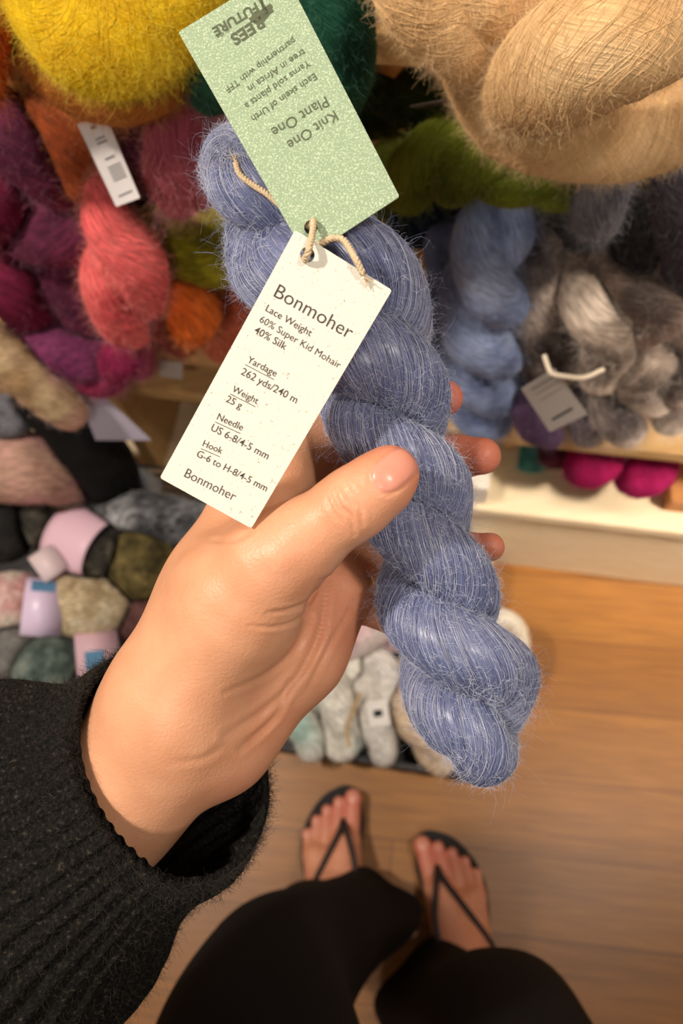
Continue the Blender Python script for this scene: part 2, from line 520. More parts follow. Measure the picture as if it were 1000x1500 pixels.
def laplace(V, Q, it=2, lam=.5):
    e = np.vstack([Q[:, [0, 1]], Q[:, [1, 2]], Q[:, [2, 3]], Q[:, [3, 0]]])
    for _ in range(it):
        s = np.zeros_like(V); c = np.zeros(len(V))
        for a in range(3):
            s[:, a] = np.bincount(e[:, 0], V[e[:, 1], a], len(V)) + np.bincount(e[:, 1], V[e[:, 0], a], len(V))
        c = np.bincount(e[:, 0], minlength=len(V)) + np.bincount(e[:, 1], minlength=len(V))
        V = V * (1 - lam) + lam * s / c[:, None]
    return V
def PC(px, py, dep):
    return np.array([(px - 500) / F * dep, -(py - 750) / F * dep, -dep])

# ------------------------------------------------------------------ the left hand (camera-aligned axes, metres)
def build_hand():
    lo = PC(110, 1330, .33); hi = PC(775, 520, .36)
    fl = Field((lo[0] - .005, lo[1], -.395), (hi[0] + .005, hi[1] + .005, -.225), .00085)
    def rc(f, A, B, k=.006):
        f.cone(PC(*A[:3]), A[3] * A[2] / F, PC(*B[:3]), B[3] * B[2] / F, k)
    palm = fl
    # forearm and wrist
    rc(palm, (-60, 1380, .345, 100), (150, 1178, .323, 95), .01)
    rc(palm, (150, 1178, .323, 95), (252, 1058, .309, 106), .012)
    rc(palm, (160, 1200, .328, 85), (262, 1085, .315, 88), .012)
    # metacarpals
    rc(palm, (252, 1040, .310, 98), (318, 860, .306, 72), .012)
    rc(palm, (318, 870, .306, 76), (398, 672, .322, 52), .012)
    rc(palm, (290, 1050, .316, 88), (455, 712, .340, 50), .012)
    rc(palm, (310, 1065, .320, 80), (490, 785, .346, 50), .012)
    rc(palm, (318, 1085, .324, 70), (500, 862, .346, 44), .012)
    # heel of the hand
    rc(palm, (330, 1062, .317, 70), (430, 950, .320, 72), .012)
    rc(palm, (430, 950, .320, 70), (492, 868, .330, 52), .012)
    # thenar
    rc(palm, (262, 1010, .298, 86), (350, 880, .287, 84), .014)
    rc(palm, (350, 880, .287, 84), (402, 822, .276, 66), .012)
    # web between thumb and index
    rc(palm, (395, 800, .287, 40), (415, 705, .312, 36), .014)
    fing = fl.like()
    # thumb: first phalanx, joint, last phalanx
    rc(fing, (395, 826, .276, 63), (512, 742, .2665, 49), .004)
    rc(fing, (505, 747, .2668, 52), (527, 732, .2660, 51), .004)
    rc(fing, (525, 733, .2660, 49), (560, 706, .2650, 46.5), .004)
    rc(fing, (560, 706, .2650, 46), (574, 692, .2655, 39), .004)
    rc(palm, (395, 826, .276, 63), (440, 794, .272, 56), .006)
    # index, middle, ring, little finger, closing behind the skein
    rc(fing, (398, 668, .322, 46), (520, 620, .343, 38), .004)
    rc(fing, (520, 620, .343, 38), (600, 590, .341, 32), .004)
    rc(fing, (600, 590, .341, 32), (652, 583, .334, 26), .004)
    rc(fing, (455, 712, .340, 46), (600, 676, .354, 36), .001)
    rc(fing, (600, 676, .354, 36), (668, 670, .345, 31), .004)
    rc(fing, (668, 670, .345, 31), (706, 668, .337, 27.5), .004)
    rc(fing, (490, 785, .346, 44), (610, 812, .358, 34), .001)
    rc(fing, (610, 812, .358, 34), (680, 808, .347, 27), .004)
    rc(fing, (680, 808, .347, 27), (718, 801, .339, 21), .004)
    rc(fing, (500, 862, .346, 40), (590, 905, .358, 30), .001)
    rc(fing, (590, 905, .358, 30), (634, 902, .349, 25), .004)
    rc(fing, (634, 902, .349, 25), (662, 893, .342, 21), .004)
    palm.merge(fing, .007)
    # nail beds are trimmed flat before the nail plates go on
    V, Q = palm.mesh()
    V = laplace(V, Q, 3)
    Nn = vnormals(V, Q)
    dep = -V[:, 2]
    px = 500 + F * V[:, 0] / dep; py = 750 - F * V[:, 1] / dep
    disp = np.zeros(len(V))
    front = Nn[:, 2] > -.1
    def crease(pts, wid, amp, dmax=.31, dmin=.2):
        q = spline(np.array(pts, float), 40)
        n = len(q)
        lo_, hi_ = q.min(0) - 4 * wid, q.max(0) + 4 * wid
        sel = np.where(front & (dep < dmax) & (dep > dmin) & (px > lo_[0]) & (px < hi_[0]) & (py > lo_[1]) & (py < hi_[1]))[0]
        if not len(sel): return
        d2 = (px[sel][:, None] - q[:, 0]) ** 2 + (py[sel][:, None] - q[:, 1]) ** 2
        j = d2.argmin(1); d = np.sqrt(d2[np.arange(len(sel)), j])
        t = j / (n - 1); fade = np.sin(np.pi * np.clip(t, .04, .96)) ** .5
        disp[sel] += amp * fade * (-np.exp(-(d / wid) ** 2) + .35 * np.exp(-((d - 2.2 * wid) / wid) ** 2))
    # thumb knuckle folds
    crease([(487, 716), (497, 741), (513, 757), (519, 783)], 3.0, .0007)
    crease([(500, 709), (512, 730), (527, 744), (531, 768)], 3.0, .0007)
    crease([(510, 708), (520, 722), (527, 733)], 2.4, .0004)
    crease([(478, 728), (487, 748), (500, 765)], 2.4, .0004)
    # thenar folds and palm lines
    crease([(470, 850), (452, 880), (425, 893), (392, 898)], 3.2, .0007, .33)
    crease([(462, 868), (440, 905), (405, 918), (365, 917)], 3.0, .0006, .33)
    crease([(478, 850), (470, 920), (440, 985), (395, 1035), (330, 1078)], 5.5, .0013, .34)
    crease([(456, 905), (428, 955), (385, 990), (330, 1015)], 4, .0006, .34)
    crease([(425, 1000), (402, 1050), (352, 1098)], 4.5, .0009, .34)
    crease([(520, 880), (480, 950), (450, 1010)], 4, .0006, .35)
    crease([(340, 1080), (300, 1110), (250, 1118)], 5, .0003, .34)
    crease([(372, 776), (340, 792), (305, 790)], 3.5, .0005, .32)
    # base of the thumb: tendon bulge
    d = np.hypot(px - 408, py - 815); disp += np.where(front & (dep < .28), .0011 * np.exp(-(d / 26) ** 2), 0)
    # nails: plate coordinates along (u) and across (v)
    nail = np.zeros(len(V))
    def nailplate(c, ax, L, W_, dmax, amp=.0006):
        a = np.array(ax, float); a /= np.linalg.norm(a); b = np.array([-a[1], a[0]])
        u = ((px - c[0]) * a[0] + (py - c[1]) * a[1]) / L; v = ((px - c[0]) * b[0] + (py - c[1]) * b[1]) / W_
        r = (np.abs(u) ** 3 + np.abs(v) ** 2.6) ** (1 / 2.8)
        ok = (Nn[:, 2] > .05) & (dep < dmax)
        disp[:] += np.where(ok, amp * (np.clip((1.0 - r) / .12, 0, 1) * .55 - np.exp(-((r - 1.07) / .09) ** 2) * .9), 0)
        nail[:] = np.maximum(nail, np.where(ok, np.clip((1.04 - r) / .08, 0, 1), 0))
    nailplate((577, 689), (.77, -.64), 35, 25, .268, .0005)
    V = V + Nn * disp[:, None]
    red = np.zeros(len(V))
    for c, rad, a in (((585, 680, .27), 70, .65), ((650, 582, .335), 60, 1.0), ((700, 668, .335), 60, .75), ((718, 800, .34), 50, .7),
                      ((655, 893, .345), 60, .6), ((475, 905, .33), 95, .55), ((400, 1030, .32), 80, .3), ((420, 815, .27), 55, .25), ((330, 1120, .31), 60, .35), ((520, 745, .26), 30, .3)):
        q = PC(*c); dd = np.linalg.norm(V - q, axis=1); red = np.maximum(red, a * np.exp(-(dd / (rad * c[2] / F)) ** 2))
    return V, Q, red, nail

def capsule_tube(pts, k=28, ds=.012):
    """rows (x,y,z,r) -> open tube"""
    q, _ = resample(spline(pts, 160), ds=ds)
    V, _, _ = tube_arrays(q[:, :3], q[:, 3], k, False)
    n = len(q); V = V.reshape(-1, 3); f, _ = tube_faces(n, k, False)
    return V, f

def build_foot(sign, toe, heel, wid):
    """foot on the floor; toe and heel world xy; returns arrays. sign +1: big toe lies to the right of the toe->heel view (left foot)"""
    toe = np.array(toe); heel = np.array(heel)
    ydir = (toe - heel); L = np.linalg.norm(ydir); ydir /= L
    xdir = np.array([ydir[1], -ydir[0]]) * sign       # towards the big toe
    B = np.array([[*xdir, 0], [*ydir, 0], [0, 0, 1]])
    s = L / .235; hz = .017
    f = Field((-.06, -.03, -.004), (.06, .27, .17), .0022)
    def rc(A, ra, Bp, rb, k=.012): f.cone(np.array(A) * s, ra * s, np.array(Bp) * s, rb * s, k)
    rc((0, .03, .028), .028, (.0, .09, .028), .026)                      # heel and arch
    rc((.018, .07, .030), .024, (.022, .165, .022), .021)
    rc((-.016, .07, .024), .022, (-.026, .15, .018), .017)
    rc((.0, .05, .055), .030, (.006, .14, .026), .022, .02)              # instep
    rc((0, .045, .06), .034, (0, .04, .17), .033, .02)                   # ankle
    rc((.026, .05, .07), .012, (.028, .05, .074), .012, .02); rc((-.028, .04, .065), .012, (-.028, .04, .07), .012, .02)
    g = f.like()
    toes = [(.027, .170, .032, .228, .0135, .0125), (.006, .175, .010, .222, .009, .0085), (-.010, .170, -.008, .211, .0085, .008), (-.024, .160, -.024, .197, .008, .0075), (-.036, .147, -.038, .179, .0078, .0072)]
    for (x0, y0, x1, y1, r0, r1) in toes:
        g.cone(np.array((x0, y0, .016)) * s, r0 * s, np.array((x1, y1, .012)) * s, r1 * s, .0012)
        g.ell(np.array((x1, y1, .0115)) * s, np.eye(3), np.array((r1 * 1.06, r1 * 1.15, r1)) * s, .003)
    f.merge(g, .007)
    V, Q = f.mesh(); V = laplace(V, Q, 2)
    nail = np.zeros(len(V))
    for (x0, y0, x1, y1, r0, r1) in toes:
        c = np.array((x1, y1 + r1 * .25)) * s
        r = np.hypot((V[:, 0] - c[0]) / (r1 * .72 * s), (V[:, 1] - c[1]) / (r1 * .8 * s))
        nail = np.maximum(nail, np.where((V[:, 2] > .013), np.clip((1.05 - r) / .15, 0, 1), 0))
    W_ = V @ B; W_[:, :2] += heel; W_[:, 2] += hz
    Qf = Q if sign > 0 else Q[:, ::-1]
    red = np.clip(.25 + .5 * np.clip((V[:, 1] - .17) / .05, 0, 1), 0, 1)
    return W_, Qf, red, nail

def skin_mat():
    m, nt, b = newmat('skin')
    at = N(nt, 'ShaderNodeAttribute'); at.attribute_name = 'redness'
    an = N(nt, 'ShaderNodeAttribute'); an.attribute_name = 'nail'
    tc = N(nt, 'ShaderNodeTexCoord')
    n1 = N(nt, 'ShaderNodeTexNoise'); n1.inputs['Scale'].default_value = 55; n1.inputs['Detail'].default_value = 5
    nt.links.new(tc.outputs['Object'], n1.inputs['Vector'])
    r = ramp(nt, [(.3, lin((208, 147, 110))), (.7, lin((220, 162, 125)))])
    nt.links.new(n1.outputs['Fac'], r.inputs['Fac'])
    mx = N(nt, 'ShaderNodeMix', data_type='RGBA'); mx.inputs[7].default_value = lin((206, 104, 88))
    nt.links.new(at.outputs['Fac'], mx.inputs[0]); nt.links.new(r.outputs['Color'], mx.inputs[6])
    m2 = N(nt, 'ShaderNodeMix', data_type='RGBA'); m2.inputs[7].default_value = lin((218, 146, 124))
    nt.links.new(an.outputs['Fac'], m2.inputs[0]); nt.links.new(mx.outputs[2], m2.inputs[6])
    nt.links.new(m2.outputs[2], b.inputs['Base Color'])
    ro = N(nt, 'ShaderNodeMapRange'); ro.inputs[3].default_value = .44; ro.inputs[4].default_value = .30
    nt.links.new(an.outputs['Fac'], ro.inputs[0]); nt.links.new(ro.outputs[0], b.inputs['Roughness'])
    b.inputs['Specular IOR Level'].default_value = .42
    b.inputs['Subsurface Weight'].default_value = .22
    b.inputs['Subsurface Radius'].default_value = (.006, .0022, .0012)
    b.inputs['Subsurface Scale'].default_value = 1.0
    vo = N(nt, 'ShaderNodeTexVoronoi'); vo.inputs['Scale'].default_value = 900
    nw = N(nt, 'ShaderNodeTexNoise'); nw.inputs['Scale'].default_value = 380; nw.inputs['Detail'].default_value = 4; nw.inputs['Distortion'].default_value = 1.2
    nt.links.new(tc.outputs['Object'], vo.inputs['Vector']); nt.links.new(tc.outputs['Object'], nw.inputs['Vector'])
    ad = N(nt, 'ShaderNodeMath', operation='ADD'); nt.links.new(vo.outputs['Distance'], ad.inputs[0]); nt.links.new(nw.outputs['Fac'], ad.inputs[1])
    bu = N(nt, 'ShaderNodeBump'); bu.inputs['Distance'].default_value = .00017
    iv = N(nt, 'ShaderNodeMapRange'); iv.inputs[3].default_value = .5; iv.inputs[4].default_value = .03
    nt.links.new(an.outputs['Fac'], iv.inputs[0]); nt.links.new(iv.outputs[0], bu.inputs['Strength'])
    nt.links.new(ad.outputs[0], bu.inputs['Height']); nt.links.new(bu.outputs['Normal'], b.inputs['Normal'])
    return m
SKIN = skin_mat()

L_TOE = PZ(487, 1163, .02)[:2]; R_TOE = PZ(648, 1226, .02)[:2]
L_HEEL = L_TOE + np.array([-.030, -.233]); R_HEEL = R_TOE + np.array([.004, -.235])
L_TOE, L_HEEL, R_TOE, R_HEEL = [np.array(v, float) for v in (L_TOE, L_HEEL, R_TOE, R_HEEL)]
ELBOW = P(-330, 1700, .42); SHOULDER = np.array([-.185, -.27, 1.16])
HIP_L = np.array([-.09, -.27, .86]); HIP_R = np.array([.085, -.27, .86])
L_KNEE = np.array([*(L_HEEL + np.array([0.0, .05]) + np.array([-.004, .0])), .46]); R_KNEE = np.array([*(R_HEEL + np.array([.03, .06])), .46])

LK1 = PZ(394, 1445, .46); LK2 = PZ(368, 1620, .66); RK1 = PZ(738, 1510, .46); RK2 = PZ(800, 1690, .66)
def build_person():
    Vs, Qs, Rs, Ns = [], [], [], []; base = 0
    def add(V, Q, red=None, nail=None):
        nonlocal base
        Vs.append(V); Qs.append(Q + base); base += len(V)
        Rs.append(np.zeros(len(V)) if red is None else red); Ns.append(np.zeros(len(V)) if nail is None else nail)
    V, Q, red, nail = build_hand()
    add(V @ RW.T + CAM, Q, red, nail); register(V @ RW.T + CAM, Q)
    wr = P(160, 1170, .326)
    row = lambda p, r: (*p, r)
    # forearm, upper arm, trunk and left leg run on as one surface inside the clothes
    pts = [row(wr, .024), row(.5 * wr + .5 * ELBOW, .033), row(ELBOW, .038), row(.5 * ELBOW + .5 * SHOULDER, .042), row(SHOULDER, .05),
           (-.06, -.31, 1.14, .075), (0, -.315, 1.0, .085), (-.05, -.30, .88, .075), (.5 * LK2[0] - .045, .5 * LK2[1] - .145, .77, .060), (*LK2[:2], .66, .050), (*LK1[:2], .46, .05),
           (.5 * LK1[0] + .5 * L_HEEL[0], .5 * LK1[1] + .5 * L_HEEL[1] + .02, .28, .045), (L_HEEL[0] + .003, L_HEEL[1] + .04, .12, .033)]
    add(*capsule_tube(pts))
    pts = [(.03, -.305, .93, .075), (.5 * RK2[0] + .04, .5 * RK2[1] - .145, .77, .060), (*RK2[:2], .66, .048), (*RK1[:2], .46, .05), (.5 * RK1[0] + .5 * R_HEEL[0], .5 * RK1[1] + .5 * R_HEEL[1] + .02, .28, .045), (R_HEEL[0], R_HEEL[1] + .04, .12, .033)]
    add(*capsule_tube(pts))
    add(*build_foot(+1, L_TOE, L_HEEL, .1)); add(*build_foot(-1, R_TOE, R_HEEL, .1))
    V = np.vstack(Vs)
    root = np.array([0.0, -.17, 0.0])
    me = mesh_np('person', V - root, np.vstack(Qs))
    set_attr(me, 'redness', np.concatenate(Rs)); set_attr(me, 'nail', np.concatenate(Ns))
    o = link('person', me, SKIN); o.location = root
    tag(o, 'person in black knit sweater, black trousers and flip-flops holding up a blue yarn skein', 'person')
    return o
person = build_person()

# ------------------------------------------------------------------ clothing
def knit_mat():
    m, nt, b = newmat('black_knit')
    tc = N(nt, 'ShaderNodeTexCoord')
    n = N(nt, 'ShaderNodeTexNoise'); n.inputs['Scale'].default_value = 600; n.inputs['Detail'].default_value = 3
    nt.links.new(tc.outputs['Object'], n.inputs['Vector'])
    r = ramp(nt, [(.35, lin((14, 13, 12))), (.60, lin((28, 26, 23))), (.80, lin((72, 64, 55)))])
    nt.links.new(n.outputs['Fac'], r.inputs['Fac']); nt.links.new(r.outputs['Color'], b.inputs['Base Color'])
    b.inputs['Roughness'].default_value = .95; b.inputs['Specular IOR Level'].default_value = .1
    bu = N(nt, 'ShaderNodeBump'); bu.inputs['Strength'].default_value = 1; bu.inputs['Distance'].default_value = .0015
    nt.links.new(n.outputs['Fac'], bu.inputs['Height']); nt.links.new(bu.outputs['Normal'], b.inputs['Normal'])
    return m
KNIT = knit_mat()
def sleeve():
    # rows: two edge pixels of the sleeve outline and the depth of its axis
    rows = [((157, 970), (360, 1255), .3060), ((130, 984), (346, 1280), .310), ((86, 1012), (292, 1318), .318), ((10, 1022), (250, 1372), .327),
            ((-90, 1020), (222, 1432), .338), ((-220, 1030), (150, 1530), .352), ((-420, 1060), (60, 1750), .385)]
    ks, fine = 720, 110
    ctr, maj, nrm = [], [], []
    for a, b_, d in rows:
        A, B_ = P(*a, d), P(*b_, d)
        ctr.append((A + B_) / 2); maj.append((B_ - A) / 2)
    ctr = np.array(ctr); maj = np.array(maj)
    cs = spline(np.hstack([ctr, maj]), fine); ctr, maj = cs[:, :3], cs[:, 3:]
    T = np.gradient(ctr, axis=0); T /= np.linalg.norm(T, axis=1, keepdims=True)
    n = len(ctr)
    view = CAM - ctr; view /= np.linalg.norm(view, axis=1, keepdims=True)
    mn = np.cross(maj, T); mn /= np.linalg.norm(mn, axis=1, keepdims=True)
    mn *= np.sign((mn * view).sum(1, keepdims=True))
    # the cuff opening leans so that its inside shows
    lean = np.linspace(1, 0, n)[:, None] ** 1.5
    mn = mn - T * lean * -.0
    th = np.linspace(0, 2 * np.pi, ks, endpoint=False)
    ml = np.linalg.norm(maj, axis=1); tt = np.linspace(0, 1, n)
    mr = ml * (.70 + .18 * tt)
    rib = 1 + (.020 * np.sign(np.cos(th * 46)) * np.abs(np.cos(th * 46)) ** .7)[None] * np.clip(.06 + tt * 9, 0, 1)[:, None]
    g = np.random.default_rng(3)
    wob = np.zeros((n, ks))
    for q in range(10):
        wob += np.sin(g.uniform(2, 14) * tt[:, None] + g.integers(1, 5) * th[None] + g.uniform(0, 6)) * .008
    R_ = rib + wob
    V = ctr[:, None] + R_[..., None] * (np.cos(th)[None, :, None] * maj[:, None] + np.sin(th)[None, :, None] * (mn * mr[:, None])[:, None])
    # tilt of the rim: near side pulled back along the sleeve, far side forward
    V = V + (np.sin(th)[None, :, None] * T[:, None] * (.017 * np.exp(-tt * 7))[:, None, None])
    Nn = np.cos(th)[None, :, None] * (maj / ml[:, None])[:, None] + np.sin(th)[None, :, None] * mn[:, None]
    # inside layer
    inner = V - Nn * .003
    m_in = 14
    # rolled rim: outer first ring joins the inner first ring
    allV = np.vstack([V.reshape(-1, 3), inner[:m_in].reshape(-1, 3)])
    f1, _ = tube_faces(n, ks, False); f2, _ = tube_faces(m_in, ks, False, n * ks); f2 = f2[:, ::-1]
    j = np.arange(ks); f3 = np.stack([j, n * ks + j, n * ks + (j + 1) % ks, (j + 1) % ks], 1)
    Q = np.vstack([f1, f2, f3])
    me = mesh_np('sweater', allV, Q)
    return me, V, Nn, T
me_s, SV, SNn, ST = sleeve()
# body of the sweater (behind the camera) joins the sleeve mesh
def body_rings(pts, k=40):
    """rows (x,y,z,rx,ry) -> closed-top tube"""
    q = spline(pts, 60); th = np.linspace(0, 2 * np.pi, k, endpoint=False)
    V = np.stack([q[:, None, 0] + q[:, None, 3] * np.cos(th), q[:, None, 1] + q[:, None, 4] * np.sin(th), np.repeat(q[:, None, 2], k, 1)], -1)
    f, _ = tube_faces(len(q), k, False)
    return V.reshape(-1, 3), f
def join_arrays(me_a, V2, Q2, name):
    n = len(me_a.vertices); co = np.zeros(n * 3, np.float32); me_a.vertices.foreach_get('co', co)
    fa = np.zeros(len(me_a.loops), np.int32); me_a.loops.foreach_get('vertex_index', fa)
    return mesh_np(name, np.vstack([co.reshape(-1, 3), V2]), np.vstack([fa.reshape(-1, 4), Q2 + n]))
tv, tf = body_rings([(0, -.315, .86, .175, .125), (0, -.315, 1.0, .17, .12), (0, -.315, 1.12, .175, .115), (0, -.315, 1.20, .15, .09), (0, -.315, 1.235, .07, .06)])
uv_, uf = capsule_tube([(*ELBOW, .062), (*(.5 * ELBOW + .5 * SHOULDER), .068), (*SHOULDER, .07), (-.1, -.31, 1.17, .06)])
sw = join_arrays(me_s, np.vstack([tv, uv_]), np.vstack([tf, uf + len(tv)]), 'sweater')
sweater = link('sweater', sw, KNIT, person)
sweater['label'] = 'black ribbed wool sweater with a loose cuff'
nn = 15000
ii = (rng.random(nn) ** 1.0 * (SV.shape[0] - 8)).astype(int); jj = rng.integers(0, SV.shape[1], nn)
ii[:3000] = 0
d = SNn[ii, jj] * .9 + rng.normal(size=(nn, 3)) * .55; d[:3000] -= ST[0] * rng.uniform(.2, 1.2, (3000, 1))
d /= np.linalg.norm(d, axis=1, keepdims=True)
HK = hair_mat((46, 41, 35), .8, 'knit_fuzz')
hairs('wool_fuzz', SV[ii, jj], d, .0030, .00007, HK, sweater, 4, .7, 0)

TROU = plain('black_trousers', (17, 15, 16), .9, .15, .3, 900, .35)
def leg(hem, rows):
    """rows: (x, y, z, rx, ry) rings going up from the hem"""
    k = 64; q = spline(rows, 70); th = np.linspace(0, 2 * np.pi, k, endpoint=False); n = len(q)
    g = np.random.default_rng(hem); wv = np.ones((n, k))
    zt = np.linspace(0, 1, n)[:, None]
    for a in range(7): wv += .035 * np.exp(-zt * 2) * np.sin(g.integers(2, 6) * th[None] + g.uniform(-6, 6) * zt + g.uniform(0, 6))
    for a in range(4): wv += .02 * np.sin(g.integers(1, 4) * th[None] + g.uniform(4, 22) * zt + g.uniform(0, 6))
    V = np.stack([q[:, None, 0] + q[:, None, 3] * np.cos(th) * wv, q[:, None, 1] + q[:, None, 4] * np.sin(th) * wv,
                  np.repeat(q[:, None, 2], k, 1) + .006 * np.sin(3 * th)[None] * np.exp(-zt * 8)], -1)
    c = q[:, None, :3]
    I = V[:12] + (c[:12] - V[:12]) * .03
    f, _ = tube_faces(n, k, False); f2, _ = tube_faces(12, k, False, n * k)
    j = np.arange(k); f3 = np.stack([j, (j + 1) % k, n * k + (j + 1) % k, n * k + j], 1)
    return np.vstack([V.reshape(-1, 3), I.reshape(-1, 3)]), np.vstack([f, f2[:, ::-1], f3])
lh = PZ(505, 1345, .075); rh = PZ(652, 1472, .05)
lv, lf = leg(1, [(lh[0], lh[1], .06, .090, .066), (lh[0] - .006, lh[1] - .005, .14, .088, .066), (.55 * lh[0] + .45 * LK1[0], .55 * lh[1] + .45 * LK1[1], .28, .074, .066), (*LK1[:2], .46, .077, .072), (*LK2[:2], .66, .085, .080), (-.095, -.27, .82, .11, .12), (-.06, -.29, .93, .115, .12)])
rv, rf = leg(2, [(rh[0], rh[1], .055, .090, .075), (rh[0] + .004, rh[1] - .005, .14, .084, .072), (.55 * rh[0] + .45 * RK1[0], .55 * rh[1] + .45 * RK1[1], .28, .068, .062), (*RK1[:2], .46, .066, .064), (*RK2[:2], .66, .068, .072), (.085, -.27, .82, .11, .12), (.06, -.29, .93, .115, .12)])
tr = mesh_np('trousers', np.vstack([lv, rv]), np.vstack([lf, rf + len(lv)]))
trousers = link('trousers', tr, TROU, person); trousers['label'] = 'wide-legged black trousers'
SOLE = plain('black_rubber', (34, 30, 28), .7, .3, .3, 600, .2)
STRAP = plain('dark_strap', (44, 34, 32), .6, .35)
def flip_flop(sign, toe, heel, name):
    yd = toe - heel; L = np.linalg.norm(yd); yd /= L; xd = np.array([yd[1], -yd[0]]) * sign
    out = [(.0, -.012), (.026, -.004), (.034, .03), (.031, .08), (.038, .13), (.045, .175), (.047, .205), (.040, .236), (.024, .248), (.006, .244), (-.014, .233), (-.032, .212), (-.046, .182), (-.049, .15), (-.043, .11), (-.036, .07), (-.034, .03), (-.026, -.004)]
    q = resample(spline(np.array(out + out[:1]), 160), n=90)[0][:-1] * (L / .235)
    bm = bmesh.new()
    w2 = lambda x, y, z: (*(heel + x * xd + y * yd), z)
    top = [bm.verts.new(w2(x, y, .016)) for x, y in q]; bot = [bm.verts.new(w2(x, y, .001)) for x, y in q]
    bm.faces.new(top); bm.faces.new(bot[::-1])
    for i in range(len(q)): bm.faces.new((top[i], bot[i], bot[(i + 1) % len(q)], top[(i + 1) % len(q)]))
    bmesh.ops.recalc_face_normals(bm, faces=bm.faces[:])
    me = bpy.data.meshes.new('flip_flop'); bm.to_mesh(me); bm.free()
    o = link('flip_flop', me, SOLE, person, False); o['label'] = name
    for pts, r in (([(.017, .198, .014), (.017, .194, .034), (.012, .180, .046), (-.010, .140, .054), (-.034, .095, .046), (-.038, .075, .016)], .0042),
                   ([(.017, .194, .034), (.022, .183, .050), (.034, .140, .062), (.036, .100, .058), (.034, .075, .016)], .0042)):
        p = np.array([w2(x * L / .235, y * L / .235, z + .012) for x, y, z in pts])
        c, _ = resample(spline(p, 60), n=50)
        V, _, _ = tube_arrays(c, r, 10, False)
        so = mesh_np('toe_strap', V.reshape(-1, 3), tube_faces(50, 10, False)[0])
        link('toe_strap', so, STRAP, o)
flip_flop(+1, L_TOE, L_HEEL, 'black thong sandal on the left foot')
flip_flop(-1, R_TOE, R_HEEL, 'black thong sandal on the right foot')
